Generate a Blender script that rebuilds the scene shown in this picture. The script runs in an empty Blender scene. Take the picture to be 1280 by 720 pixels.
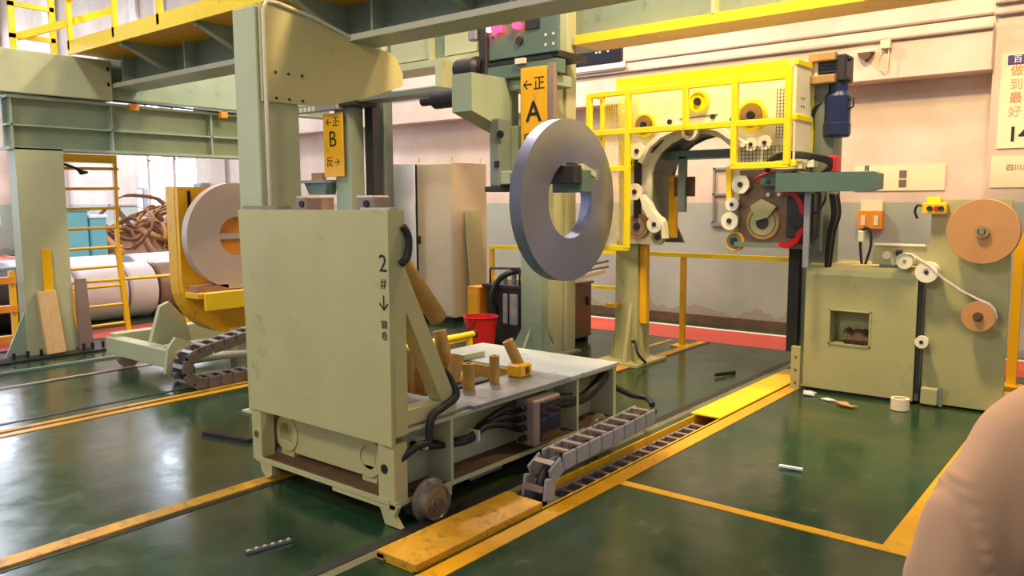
import bpy, bmesh, math, random
from mathutils import Vector, Matrix, noise

R = random.Random(7)
PI = math.pi
scene = bpy.context.scene
C = scene.collection

# ------------------------------------------------------------------ camera, world, lights
cam_data = bpy.data.cameras.new('camera')
cam_data.sensor_width = 36.0
cam_data.lens = 996.0 / 1280.0 * 36.0
cam_data.clip_start = 0.05
cam = bpy.data.objects.new('camera', cam_data)
C.objects.link(cam)
RM = [[0.62847146, -0.08845154, 0.77278713],
      [-0.77781436, -0.06465273, 0.62515986],
      [-0.00533355, -0.99398005, -0.10943127]]
cam.matrix_world = Matrix([[RM[0][0], -RM[0][1], -RM[0][2], 0.0],
                           [RM[1][0], -RM[1][1], -RM[1][2], 0.0],
                           [RM[2][0], -RM[2][1], -RM[2][2], 1.75],
                           [0, 0, 0, 1]])
scene.camera = cam

world = bpy.data.worlds.new('world')
scene.world = world
world.use_nodes = True
bg = world.node_tree.nodes['Background']
bg.inputs['Color'].default_value = (0.84, 0.90, 1.0, 1)
bg.inputs['Strength'].default_value = 0.55

def area(name, loc, target, size, power, color, spread=PI):
    l = bpy.data.lights.new(name, 'AREA')
    l.shape = 'DISK'
    l.size = size
    l.energy = power
    l.color = color
    l.spread = spread
    o = bpy.data.objects.new(name, l)
    C.objects.link(o)
    o.location = loc
    d = Vector(target) - Vector(loc)
    o.rotation_euler = d.to_track_quat('-Z', 'Y').to_euler()
    return o

WARM = (1.0, 0.74, 0.40)
MILD = (1.0, 0.88, 0.70)
COOL = (0.80, 0.90, 1.0)
area('bay_or_fill_lamp', (5.2, 2.6, 6.6), (6.6, 2.6, 0.0), 0.7, 390, WARM)
area('bay_or_fill_lamp', (6.6, 0.4, 6.4), (7.4, 1.2, 0.0), 0.7, 165, WARM)
area('bay_or_fill_lamp', (7.6, 7.4, 7.4), (8.2, 7.2, 0.0), 0.7, 430, (1.0, 0.90, 0.78))
area('bay_or_fill_lamp', (-2.6, 3.4, 6.0), (2.2, 3.6, 0.8), 1.2, 165, MILD)  # fill lamp added in front to light the cart's upright plate
area('bay_or_fill_lamp', (2.0, 8.0, 7.2), (2.2, 8.0, 0.0), 0.9, 200, (0.92, 0.94, 1.0))
area('bay_or_fill_lamp', (7.0, 14.0, 7.4), (7.0, 14.0, 0.0), 0.9, 170, (0.92, 0.88, 1.0))
area('bay_or_fill_lamp', (6.0, 22.0, 7.4), (6.0, 22.0, 0.0), 0.9, 380, (0.86, 0.90, 1.0))

scene.view_settings.view_transform = 'Standard'
scene.view_settings.look = 'None'
scene.view_settings.gamma = 1.0
scene.view_settings.use_curve_mapping = False
scene.view_settings.exposure = 0.32

# ------------------------------------------------------------------ materials
def srgb(r, g, b):
    f = lambda c: (c / 255 / 12.92) if c / 255 <= 0.04045 else ((c / 255 + 0.055) / 1.055) ** 2.4
    return (f(r), f(g), f(b), 1.0)

def mat(name, rgb, rough=0.5, metal=0.0, var=0.10, scale=3.0, dirt=None, dirt_amt=0.0, bump=0.0, bump_scale=40.0,
        emit=None, strength=0.0, coat=0.0, stretch=None, spec=0.5):
    m = bpy.data.materials.new(name)
    m.use_nodes = True
    nt = m.node_tree
    b = nt.nodes['Principled BSDF']
    col = srgb(*rgb)
    tc = nt.nodes.new('ShaderNodeTexCoord')
    mp = nt.nodes.new('ShaderNodeMapping')
    if stretch:
        mp.inputs['Scale'].default_value = stretch
    nt.links.new(tc.outputs['Object'], mp.inputs['Vector'])
    nz = nt.nodes.new('ShaderNodeTexNoise')
    nz.inputs['Scale'].default_value = scale
    nz.inputs['Detail'].default_value = 6
    nz.inputs['Roughness'].default_value = 0.6
    nt.links.new(mp.outputs['Vector'], nz.inputs['Vector'])
    rp = nt.nodes.new('ShaderNodeValToRGB')
    rp.color_ramp.elements[0].position = 0.3
    rp.color_ramp.elements[1].position = 0.7
    rp.color_ramp.elements[0].color = tuple(c * (1 - var) for c in col[:3]) + (1,)
    rp.color_ramp.elements[1].color = tuple(min(1, c * (1 + var)) for c in col[:3]) + (1,)
    nt.links.new(nz.outputs['Fac'], rp.inputs['Fac'])
    out = rp.outputs['Color']
    if dirt:
        n2 = nt.nodes.new('ShaderNodeTexNoise')
        n2.inputs['Scale'].default_value = scale * 2.3
        n2.inputs['Detail'].default_value = 8
        n2.inputs['Roughness'].default_value = 0.7
        nt.links.new(mp.outputs['Vector'], n2.inputs['Vector'])
        r2 = nt.nodes.new('ShaderNodeValToRGB')
        r2.color_ramp.elements[0].position = 0.62 - 0.25 * dirt_amt
        r2.color_ramp.elements[1].position = 0.78 - 0.15 * dirt_amt
        nt.links.new(n2.outputs['Fac'], r2.inputs['Fac'])
        mx = nt.nodes.new('ShaderNodeMix')
        mx.data_type = 'RGBA'
        nt.links.new(r2.outputs['Color'], mx.inputs['Factor'])
        nt.links.new(out, mx.inputs['A'])
        mx.inputs['B'].default_value = srgb(*dirt)
        out = mx.outputs['Result']
    nt.links.new(out, b.inputs['Base Color'])
    rr = nt.nodes.new('ShaderNodeMapRange')
    rr.inputs['To Min'].default_value = max(0.02, rough - 0.08)
    rr.inputs['To Max'].default_value = min(1, rough + 0.08)
    nt.links.new(nz.outputs['Fac'], rr.inputs['Value'])
    nt.links.new(rr.outputs['Result'], b.inputs['Roughness'])
    b.inputs['Metallic'].default_value = metal
    b.inputs['Specular IOR Level'].default_value = spec
    if coat:
        b.inputs['Coat Weight'].default_value = coat
        b.inputs['Coat Roughness'].default_value = 0.12
    if bump:
        n3 = nt.nodes.new('ShaderNodeTexNoise')
        n3.inputs['Scale'].default_value = bump_scale
        n3.inputs['Detail'].default_value = 4
        nt.links.new(mp.outputs['Vector'], n3.inputs['Vector'])
        bp = nt.nodes.new('ShaderNodeBump')
        bp.inputs['Strength'].default_value = bump
        bp.inputs['Distance'].default_value = 0.02
        nt.links.new(n3.outputs['Fac'], bp.inputs['Height'])
        nt.links.new(bp.outputs['Normal'], b.inputs['Normal'])
    if emit:
        b.inputs['Emission Color'].default_value = srgb(*emit)
        b.inputs['Emission Strength'].default_value = strength
    return m

M = {}
M['cart_green'] = mat('cart_green_paint', (192, 182, 128), 0.45, var=0.07, scale=2.2, dirt=(150, 140, 98), dirt_amt=0.05)
M['pale_green'] = mat('pale_green_paint', (182, 182, 142), 0.5, var=0.07, scale=2.0, dirt=(140, 136, 104), dirt_amt=0.05)
M['sage'] = mat('sage_paint', (152, 166, 142), 0.45, var=0.08, scale=2.5, dirt=(105, 110, 85), dirt_amt=0.1)
M['dark_sage'] = mat('dark_sage_paint', (124, 138, 120), 0.45, var=0.1, scale=2.5, dirt=(75, 80, 62), dirt_amt=0.15)
M['machine_green'] = mat('machine_green_paint', (172, 168, 116), 0.5, var=0.06, scale=2.0, dirt=(140, 132, 90), dirt_amt=0.04)
M['teal'] = mat('teal_grey_paint', (84, 108, 98), 0.4, var=0.08)
M['greygreen'] = mat('grey_green_paint', (112, 122, 110), 0.5, var=0.1)
M['yellow'] = mat('yellow_paint', (245, 205, 20), 0.4, var=0.06, dirt=(190, 140, 30), dirt_amt=0.08)
M['bright_yellow'] = mat('bright_yellow_paint', (252, 226, 12), 0.4, var=0.04)
M['deep_yellow'] = mat('deep_yellow_paint', (238, 176, 14), 0.4, var=0.06, dirt=(150, 95, 25), dirt_amt=0.1)
M['rail_yellow'] = mat('worn_rail_yellow', (205, 150, 30), 0.5, var=0.2, scale=6, dirt=(110, 75, 40), dirt_amt=0.35)
M['line_yellow'] = mat('floor_line_yellow', (214, 154, 22), 0.35, var=0.12, scale=5, dirt=(140, 105, 45), dirt_amt=0.2, spec=0.4)
M['mustard'] = mat('mustard_tube', (182, 140, 68), 0.6, var=0.15, scale=9, dirt=(125, 90, 45), dirt_amt=0.2, bump=0.2)
M['cream'] = mat('cream_paint', (236, 228, 196), 0.5, var=0.04)
M['white_plastic'] = mat('white_plastic', (236, 230, 205), 0.35, var=0.04)
M['cabinet_tan'] = mat('cabinet_tan', (206, 186, 156), 0.5, var=0.04)
M['cabinet_white'] = mat('cabinet_white', (240, 242, 250), 0.35, var=0.03)
M['black'] = mat('black_rubber', (24, 23, 22), 0.5, var=0.2)
M['charcoal'] = mat('charcoal_metal', (52, 50, 50), 0.45, 0.3, var=0.2, scale=6)
M['chain'] = mat('grey_chain_plastic', (150, 148, 152), 0.4, var=0.2, scale=8)
M['chain_dark'] = mat('dark_chain_plastic', (104, 94, 88), 0.5, var=0.2, scale=8)
M['steel'] = mat('brushed_steel', (170, 166, 164), 0.28, 1.0, var=0.10, scale=14)
M['coil_edge'] = mat('coil_edge_steel', (120, 118, 118), 0.35, 1.0, var=0.2, scale=60)
M['worn_steel'] = mat('worn_wheel_steel', (160, 150, 138), 0.35, 0.8, var=0.25, scale=8, dirt=(70, 55, 45), dirt_amt=0.3)
M['rust'] = mat('rusty_steel', (104, 78, 56), 0.7, 0.2, var=0.25, scale=9)
M['deck'] = mat('worn_deck_steel', (150, 150, 150), 0.35, 0.35, var=0.25, scale=3.5, dirt=(70, 68, 66), dirt_amt=0.35)
M['deck_pale'] = mat('pale_deck_paint', (178, 184, 182), 0.4, 0.0, var=0.10, scale=3, dirt=(130, 128, 120), dirt_amt=0.25)
M['navy'] = mat('navy_motor_paint', (30, 42, 84), 0.35, 0.1, var=0.12)
M['dark_gear'] = mat('dark_gearbox', (44, 40, 44), 0.45, 0.3, var=0.2)
M['tan_metal'] = mat('tan_metal', (176, 140, 92), 0.45, 0.4, var=0.1)
M['red'] = mat('red_plastic', (196, 22, 20), 0.4, var=0.06)
M['red_gloss'] = mat('red_gloss', (190, 18, 34), 0.2, var=0.05)
M['orange'] = mat('orange_plastic', (236, 146, 40), 0.45, var=0.05)
M['brown_steel'] = mat('brown_cabinet_steel', (120, 96, 74), 0.35, 0.4, var=0.15, scale=4, stretch=(1, 1, 4))
M['kraft'] = mat('kraft_paper', (196, 142, 88), 0.7, var=0.05, scale=5)
M['kraft_dark'] = mat('brown_paper', (168, 126, 98), 0.7, var=0.2, scale=7)
M['paper_white'] = mat('white_wrapping', (224, 216, 222), 0.45, var=0.05)
M['wrap_brown'] = mat('brown_wrapping', (150, 118, 104), 0.3, 0.2, var=0.1)
M['coil_pink'] = mat('wrapped_coil_face', (206, 184, 170), 0.45, 0.1, var=0.04, scale=4)
M['wood'] = mat('raw_timber', (214, 172, 118), 0.65, var=0.1, scale=3, stretch=(9, 9, 1), dirt=(130, 88, 55), dirt_amt=0.1)
M['pale_pipe'] = mat('pale_pipe', (214, 210, 184), 0.4, var=0.05)
M['ink'] = mat('black_ink', (22, 18, 14), 0.6, var=0.1)
M['poster'] = mat('poster_paper', (240, 222, 186), 0.55, var=0.02)
M['orange_ink'] = mat('orange_ink', (206, 130, 84), 0.6)
M['tan_ink'] = mat('tan_ink', (198, 168, 120), 0.6)
M['grey_ink'] = mat('grey_ink', (110, 100, 90), 0.6)
M['purple_ink'] = mat('purple_ink', (72, 48, 128), 0.5)
M['white_ink'] = mat('white_ink', (240, 236, 240), 0.5)
M['jacket'] = mat('tan_jacket_cloth', (184, 140, 106), 0.8, var=0.05, scale=5, bump=0.05, bump_scale=320)
M['seam'] = mat('jacket_seam', (160, 118, 84), 0.9)
M['trousers'] = mat('dark_trousers', (60, 60, 68), 0.85)
M['skin'] = mat('skin', (198, 150, 122), 0.55, var=0.05)
M['hair'] = mat('black_hair', (24, 20, 18), 0.6)
M['shoe'] = mat('black_shoe', (26, 24, 24), 0.5)
M['led'] = mat('red_led', (255, 40, 60), 0.3, emit=(255, 30, 60), strength=9.0)
M['led_core'] = mat('red_led_core', (255, 160, 170), 0.3, emit=(255, 120, 140), strength=22.0)
M['dark_glass'] = mat('dark_glass', (34, 32, 44), 0.08, var=0.1)
M['window_glow'] = mat('daylit_frosted_glass', (240, 246, 255), 0.4, emit=(222, 236, 255), strength=9.0)
M['wall_white'] = mat('white_pilaster_paint', (226, 214, 206), 0.7, var=0.03)
M['cyan'] = mat('pale_cyan_plastic', (110, 176, 186), 0.5, var=0.05)
M['grey'] = mat('grey_paint', (140, 140, 142), 0.5, var=0.1)
M['pink_metal'] = mat('dusty_metal', (150, 128, 118), 0.5, 0.3, var=0.1)
M['glove'] = mat('dark_glove_cloth', (92, 70, 58), 0.9, var=0.2)
M['ceiling'] = mat('ceiling_sheet', (176, 172, 164), 0.7, var=0.05)
M['concrete'] = mat('rail_bed_concrete', (112, 110, 88), 0.4, var=0.25, scale=4, dirt=(70, 72, 56), dirt_amt=0.3)
M['red_floor'] = mat('red_walkway_paint', (206, 78, 62), 0.4, var=0.07, scale=2)
M['white_line'] = mat('white_line_paint', (232, 222, 206), 0.5, var=0.08)

def wall_material():
    m = bpy.data.materials.new('two_tone_wall_paint')
    m.use_nodes = True
    nt = m.node_tree
    b = nt.nodes['Principled BSDF']
    g = nt.nodes.new('ShaderNodeNewGeometry')
    s = nt.nodes.new('ShaderNodeSeparateXYZ')
    nt.links.new(g.outputs['Position'], s.inputs['Vector'])
    nz = nt.nodes.new('ShaderNodeTexNoise')
    nz.inputs['Scale'].default_value = 1.2
    nz.inputs['Detail'].default_value = 7
    nt.links.new(g.outputs['Position'], nz.inputs['Vector'])
    st = nt.nodes.new('ShaderNodeMath'); st.operation = 'GREATER_THAN'; st.inputs[1].default_value = 1.70
    nt.links.new(s.outputs['Z'], st.inputs[0])
    def tone(a, c):
        r = nt.nodes.new('ShaderNodeValToRGB')
        r.color_ramp.elements[0].position = 0.35
        r.color_ramp.elements[1].position = 0.65
        r.color_ramp.elements[0].color = srgb(*a)
        r.color_ramp.elements[1].color = srgb(*c)
        nt.links.new(nz.outputs['Fac'], r.inputs['Fac'])
        return r.outputs['Color']
    lo = tone((160, 166, 152), (176, 180, 166))
    hi = tone((204, 182, 166), (226, 205, 190))
    mx = nt.nodes.new('ShaderNodeMix'); mx.data_type = 'RGBA'
    nt.links.new(st.outputs['Value'], mx.inputs['Factor'])
    nt.links.new(lo, mx.inputs['A']); nt.links.new(hi, mx.inputs['B'])
    # splash dirt of its own along the foot of the wall
    n2 = nt.nodes.new('ShaderNodeTexNoise'); n2.inputs['Scale'].default_value = 2.5; n2.inputs['Detail'].default_value = 8
    nt.links.new(g.outputs['Position'], n2.inputs['Vector'])
    ad = nt.nodes.new('ShaderNodeMath'); ad.operation = 'MULTIPLY_ADD'; ad.inputs[1].default_value = -0.8; ad.inputs[2].default_value = 0.62
    nt.links.new(n2.outputs['Fac'], ad.inputs[0])
    lt = nt.nodes.new('ShaderNodeMath'); lt.operation = 'LESS_THAN'
    nt.links.new(s.outputs['Z'], lt.inputs[0]); nt.links.new(ad.outputs['Value'], lt.inputs[1])
    ml = nt.nodes.new('ShaderNodeMath'); ml.operation = 'MULTIPLY'; ml.inputs[1].default_value = 0.6
    nt.links.new(lt.outputs['Value'], ml.inputs[0])
    m2 = nt.nodes.new('ShaderNodeMix'); m2.data_type = 'RGBA'
    nt.links.new(ml.outputs['Value'], m2.inputs['Factor'])
    nt.links.new(mx.outputs['Result'], m2.inputs['A'])
    m2.inputs['B'].default_value = srgb(150, 130, 104)
    nt.links.new(m2.outputs['Result'], b.inputs['Base Color'])
    b.inputs['Roughness'].default_value = 0.7
    return m
M['wall'] = wall_material()

def floor_material():
    m = bpy.data.materials.new('glossy_green_epoxy')
    m.use_nodes = True
    nt = m.node_tree
    b = nt.nodes['Principled BSDF']
    g = nt.nodes.new('ShaderNodeNewGeometry')
    def nz(sc, det, rough=0.6):
        n = nt.nodes.new('ShaderNodeTexNoise')
        n.inputs['Scale'].default_value = sc; n.inputs['Detail'].default_value = det; n.inputs['Roughness'].default_value = rough
        nt.links.new(g.outputs['Position'], n.inputs['Vector'])
        return n.outputs['Fac']
    a = nz(0.55, 6)
    r = nt.nodes.new('ShaderNodeValToRGB')
    e = r.color_ramp.elements
    e[0].position = 0.32; e[0].color = srgb(20, 46, 34)
    e[1].position = 0.72; e[1].color = srgb(78, 76, 48)
    k = e.new(0.5); k.color = srgb(34, 62, 38)
    nt.links.new(a, r.inputs['Fac'])
    d = nz(3.2, 9, 0.72)
    r2 = nt.nodes.new('ShaderNodeValToRGB')
    r2.color_ramp.elements[0].position = 0.56; r2.color_ramp.elements[1].position = 0.74
    nt.links.new(d, r2.inputs['Fac'])
    ml = nt.nodes.new('ShaderNodeMath'); ml.operation = 'MULTIPLY'; ml.inputs[1].default_value = 0.7
    nt.links.new(r2.outputs['Color'], ml.inputs[0])
    mx = nt.nodes.new('ShaderNodeMix'); mx.data_type = 'RGBA'
    nt.links.new(ml.outputs['Value'], mx.inputs['Factor'])
    nt.links.new(r.outputs['Color'], mx.inputs['A'])
    mx.inputs['B'].default_value = srgb(84, 78, 54)
    nt.links.new(mx.outputs['Result'], b.inputs['Base Color'])
    rr = nt.nodes.new('ShaderNodeMapRange')
    rr.inputs['From Min'].default_value = 0.3; rr.inputs['From Max'].default_value = 0.75
    rr.inputs['To Min'].default_value = 0.10; rr.inputs['To Max'].default_value = 0.32
    nt.links.new(d, rr.inputs['Value'])
    nt.links.new(rr.outputs['Result'], b.inputs['Roughness'])
    bp = nt.nodes.new('ShaderNodeBump'); bp.inputs['Strength'].default_value = 0.08; bp.inputs['Distance'].default_value = 0.02
    nt.links.new(nz(3.0, 3), bp.inputs['Height'])
    nt.links.new(bp.outputs['Normal'], b.inputs['Normal'])
    b.inputs['Specular IOR Level'].default_value = 0.6
    return m
M['floor'] = floor_material()

def coil_material():
    m = bpy.data.materials.new('wound_steel_strip')
    m.use_nodes = True
    nt = m.node_tree
    b = nt.nodes['Principled BSDF']
    tc = nt.nodes.new('ShaderNodeTexCoord')
    ln = nt.nodes.new('ShaderNodeVectorMath'); ln.operation = 'LENGTH'
    mp = nt.nodes.new('ShaderNodeMapping'); mp.inputs['Scale'].default_value = (1, 0, 1)
    nt.links.new(tc.outputs['Object'], mp.inputs['Vector'])
    nt.links.new(mp.outputs['Vector'], ln.inputs[0])
    nz = nt.nodes.new('ShaderNodeTexNoise'); nz.noise_dimensions = '1D'
    nz.inputs['Scale'].default_value = 90; nz.inputs['Detail'].default_value = 4
    nt.links.new(ln.outputs['Value'], nz.inputs['W'])
    r = nt.nodes.new('ShaderNodeValToRGB')
    r.color_ramp.elements[0].position = 0.3; r.color_ramp.elements[0].color = srgb(142, 148, 184)  # blue of reflected cool light is put into the steel's base colour
    r.color_ramp.elements[1].position = 0.7; r.color_ramp.elements[1].color = srgb(154, 159, 195)
    nt.links.new(nz.outputs['Fac'], r.inputs['Fac'])
    nt.links.new(r.outputs['Color'], b.inputs['Base Color'])
    b.inputs['Metallic'].default_value = 0.85
    b.inputs['Roughness'].default_value = 0.34
    b.inputs['Anisotropic'].default_value = 0.6
    tg = nt.nodes.new('ShaderNodeTangent'); tg.direction_type = 'RADIAL'; tg.axis = 'Y'
    nt.links.new(tg.outputs['Tangent'], b.inputs['Tangent'])
    bp = nt.nodes.new('ShaderNodeBump'); bp.inputs['Strength'].default_value = 0.04; bp.inputs['Distance'].default_value = 0.002
    nt.links.new(nz.outputs['Fac'], bp.inputs['Height'])
    nt.links.new(bp.outputs['Normal'], b.inputs['Normal'])
    return m
M['coil'] = coil_material()

# ------------------------------------------------------------------ mesh builder
class MB:
    def __init__(s):
        s.bm = bmesh.new()

    def _add(s, verts, faces, smooth=None, bevel=0.0, segs=1):
        t = bmesh.new()
        vs = [t.verts.new(v) for v in verts]
        for i, f in enumerate(faces):
            try:
                fc = t.faces.new([vs[k] for k in f])
                fc.smooth = bool(smooth[i]) if smooth else False
            except ValueError:
                pass
        if bevel > 0:
            bmesh.ops.bevel(t, geom=list(t.edges), offset=bevel, segments=segs, affect='EDGES', profile=0.5, clamp_overlap=True)
        me = bpy.data.meshes.new('tmp')
        t.to_mesh(me); t.free()
        s.bm.from_mesh(me)
        bpy.data.meshes.remove(me)
        return s

    def box(s, x0, x1, y0, y1, z0, z1, bevel=0.0, segs=1):
        x0, x1 = min(x0, x1), max(x0, x1); y0, y1 = min(y0, y1), max(y0, y1); z0, z1 = min(z0, z1), max(z0, z1)
        v = [(x0,y0,z0),(x1,y0,z0),(x1,y1,z0),(x0,y1,z0),(x0,y0,z1),(x1,y0,z1),(x1,y1,z1),(x0,y1,z1)]
        f = [(0,3,2,1),(4,5,6,7),(0,1,5,4),(1,2,6,5),(2,3,7,6),(3,0,4,7)]
        return s._add(v, f, None, bevel, segs)

    def bar(s, p0, p1, w, h, up=(0, 0, 1), bevel=0.0):
        """rectangular bar from p0 to p1; w across, h along 'up'"""
        p0, p1 = Vector(p0), Vector(p1)
        d = (p1 - p0).normalized()
        u = Vector(up)
        sdir = d.cross(u)
        if sdir.length < 1e-4:
            sdir = d.cross(Vector((0, 1, 0)))
        sdir.normalize()
        u = sdir.cross(d).normalized()
        v = []
        for p in (p0, p1):
            for a, b in ((-1,-1),(1,-1),(1,1),(-1,1)):
                v.append(p + sdir * (a * w / 2) + u * (b * h / 2))
        f = [(3,2,1,0),(4,5,6,7),(0,1,5,4),(1,2,6,5),(2,3,7,6),(3,0,4,7)]
        return s._add(v, f, None, bevel)

    def cyl(s, p0, p1, r0, r1=None, n=20, hole=0.0):
        p0, p1 = Vector(p0), Vector(p1)
        r1 = r0 if r1 is None else r1
        d = (p1 - p0).normalized()
        a = d.orthogonal().normalized(); b = d.cross(a)
        ring = lambda p, r: [p + (a * math.cos(2*PI*i/n) + b * math.sin(2*PI*i/n)) * r for i in range(n)]
        A, B = ring(p0, r0), ring(p1, r1)
        v = A + B; f = []; sm = []
        for i in range(n):
            j = (i + 1) % n
            f.append((i, j, n + j, n + i)); sm.append(True)
        if hole > 0:
            k = len(v); v += ring(p0, hole) + ring(p1, hole)
            for i in range(n):
                j = (i + 1) % n
                f.append((k + j, k + i, k + n + i, k + n + j)); sm.append(True)
            k2 = len(v); v += A + B + ring(p0, hole) + ring(p1, hole)
            for i in range(n):
                j = (i + 1) % n
                f.append((k2 + j, k2 + i, k2 + 2*n + i, k2 + 2*n + j)); sm.append(False)
                f.append((k2 + n + i, k2 + n + j, k2 + 3*n + j, k2 + 3*n + i)); sm.append(False)
        else:
            k = len(v); v += A + B
            f.append(tuple(k + n - 1 - i for i in range(n))); sm.append(False)
            f.append(tuple(k + n + i for i in range(n))); sm.append(False)
        return s._add(v, f, sm)

    def lathe(s, c, axis, prof, n=24):
        """prof: (distance along axis, radius) pairs"""
        c = Vector(c); d = Vector(axis).normalized(); a = d.orthogonal().normalized(); b = d.cross(a)
        v = []; f = []; sm = []
        for (t0, r0), (t1, r1) in zip(prof[:-1], prof[1:]):
            k = len(v)
            for t, r in ((t0, r0), (t1, r1)):
                for i in range(n):
                    v.append(c + d * t + (a * math.cos(2*PI*i/n) + b * math.sin(2*PI*i/n)) * max(r, 1e-4))
            for i in range(n):
                j = (i + 1) % n
                f.append((k + i, k + j, k + n + j, k + n + i)); sm.append(abs(t1 - t0) > 1e-6)
        return s._add(v, f, sm)

    def tube(s, pts, r, n=8, close=False):
        P = [Vector(p) for p in pts]
        # catmull-rom refine
        Q = []
        m = len(P)
        for i in range(m if close else m - 1):
            if close:
                p0, p1, p2, p3 = P[(i-1) % m], P[i], P[(i+1) % m], P[(i+2) % m]
            else:
                p0, p1, p2, p3 = P[max(i-1, 0)], P[i], P[i+1], P[min(i+2, m-1)]
            for k in range(5):
                t = k / 5
                Q.append(0.5 * ((2*p1) + (p2-p0)*t + (2*p0-5*p1+4*p2-p3)*t*t + (3*p1-p0-3*p2+p3)*t**3))
        if not close:
            Q.append(P[-1])
        return s.poly_tube(Q, r, n, close)

    def poly_tube(s, Q, r, n=8, close=False):
        Q = [Vector(q) for q in Q]
        L = len(Q); v = []; f = []; sm = []
        prev = None
        for i in range(L):
            if close: t = Q[(i+1) % L] - Q[i-1]
            else: t = Q[min(i+1, L-1)] - Q[max(i-1, 0)]
            t.normalize()
            if prev is None: a = t.orthogonal().normalized()
            else:
                a = prev - t * prev.dot(t)
                a = a.normalized() if a.length > 1e-6 else t.orthogonal().normalized()
            prev = a
            b = t.cross(a)
            for k in range(n):
                v.append(Q[i] + (a * math.cos(2*PI*k/n) + b * math.sin(2*PI*k/n)) * r)
        for i in range(L if close else L - 1):
            i2 = (i + 1) % L
            for k in range(n):
                k2 = (k + 1) % n
                f.append((i*n + k, i*n + k2, i2*n + k2, i2*n + k)); sm.append(True)
        if not close:
            f.append(tuple(range(n - 1, -1, -1))); sm.append(False)
            f.append(tuple((L-1)*n + k for k in range(n))); sm.append(False)
        return s._add(v, f, sm)

    def prism(s, poly, plane, d0, d1, bevel=0.0, smooth=False):
        """poly in the named plane ('yz','xz','xy'), extruded from d0 to d1 along the third axis"""
        def P(u, w, d):
            return {'yz': (d, u, w), 'xz': (u, d, w), 'xy': (u, w, d)}[plane]
        n = len(poly)
        v = [P(u, w, d0) for u, w in poly] + [P(u, w, d1) for u, w in poly]
        f = []; sm = []
        for i in range(n):
            j = (i + 1) % n
            f.append((i, j, n + j, n + i)); sm.append(smooth)
        v += v[:]
        f.append(tuple(2*n + n - 1 - i for i in range(n))); sm.append(False)
        f.append(tuple(2*n + n + i for i in range(n))); sm.append(False)
        return s._add(v, f, sm, bevel)

    def ribbon(s, path, plane, d0, d1, th):
        """band following a 2D path, of thickness th, width d0..d1"""
        n = len(path); out = []; inn = []
        for i in range(n):
            a = Vector(path[max(i-1, 0)]); b = Vector(path[min(i+1, n-1)])
            t = (b - a).normalized(); nr = Vector((-t.y, t.x))
            p = Vector(path[i])
            out.append(tuple(p + nr * th / 2)); inn.append(tuple(p - nr * th / 2))
        return s.prism(out + inn[::-1], plane, d0, d1)

    def build(s, name, material, parent=None, origin=None):
        bmesh.ops.recalc_face_normals(s.bm, faces=list(s.bm.faces))
        if parent is not None:
            org = ORG[parent.name]
        else:
            if origin is None:
                xs = [v.co for v in s.bm.verts]
                lo = Vector((min(v.x for v in xs), min(v.y for v in xs), min(v.z for v in xs)))
                hi = Vector((max(v.x for v in xs), max(v.y for v in xs), max(v.z for v in xs)))
                origin = ((lo.x + hi.x) / 2, (lo.y + hi.y) / 2, lo.z)
            org = Vector(origin)
        for v in s.bm.verts:
            v.co -= org
        me = bpy.data.meshes.new(name)
        s.bm.to_mesh(me); s.bm.free()
        me.materials.append(material)
        o = bpy.data.objects.new(name, me)
        C.objects.link(o)
        if parent is not None:
            o.parent = parent
        else:
            o.location = org
        ORG[o.name] = Vector(org)
        return o

ORG = {}
def thing(name, label, cat, loc=(0, 0, 0), group=None):
    o = bpy.data.objects.new(name, None)
    o.empty_display_size = 0.1
    C.objects.link(o)
    o.location = loc
    ORG[o.name] = Vector(loc)
    o['label'] = label; o['category'] = cat
    if group: o['group'] = group
    return o
def tag(o, label, cat, group=None):
    o['label'] = label; o['category'] = cat
    if group: o['group'] = group
    return o
def struct(o):
    o['kind'] = 'structure'; return o
def box(*a, **k): return MB().box(*a, **k)
def lab(o, label): o['label'] = label; return o

def copy_part(src, parent, loc=None, rot=None):
    c = src.copy(); C.objects.link(c); c.parent = parent
    if loc is not None: c.location = loc
    if rot is not None: c.rotation_euler = rot
    ORG[c.name] = ORG[src.name]
    return c

def text(name, body, size, material, origin, face, parent, ext=0.0015, align='CENTER', bold=0.0, shear=0.0):
    """lettering as thin mesh; face '-x' (read from -x) or '-y' (read from -y)"""
    cu = bpy.data.curves.new('tmp', 'FONT')
    cu.body = body; cu.size = size; cu.align_x = align; cu.align_y = 'CENTER'; cu.extrude = ext; cu.offset = bold; cu.shear = shear
    cu.resolution_u = 2
    t = bpy.data.objects.new('tmp', cu); C.objects.link(t)
    dg = bpy.context.evaluated_depsgraph_get()
    dg.update()
    me = bpy.data.meshes.new_from_object(t.evaluated_get(dg))
    bpy.data.objects.remove(t); bpy.data.curves.remove(cu)
    if face == '-x': mt = Matrix(((0,0,-1,0),(-1,0,0,0),(0,1,0,0),(0,0,0,1)))
    else: mt = Matrix(((1,0,0,0),(0,0,-1,0),(0,1,0,0),(0,0,0,1)))
    me.transform(mt)
    me.transform(Matrix.Translation(Vector(origin) - (ORG[parent.name] if parent else Vector((0,0,0)))))
    me.materials.clear(); me.materials.append(material)
    me.name = name
    o = bpy.data.objects.new(name, me); C.objects.link(o)
    if parent: o.parent = parent
    ORG[o.name] = ORG[parent.name] if parent else Vector((0, 0, 0))
    return o

def arc(cx, cy, r, a0, a1, n):
    return [(cx + r * math.cos(math.radians(a0 + (a1 - a0) * i / n)), cy + r * math.sin(math.radians(a0 + (a1 - a0) * i / n))) for i in range(n + 1)]

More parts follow.
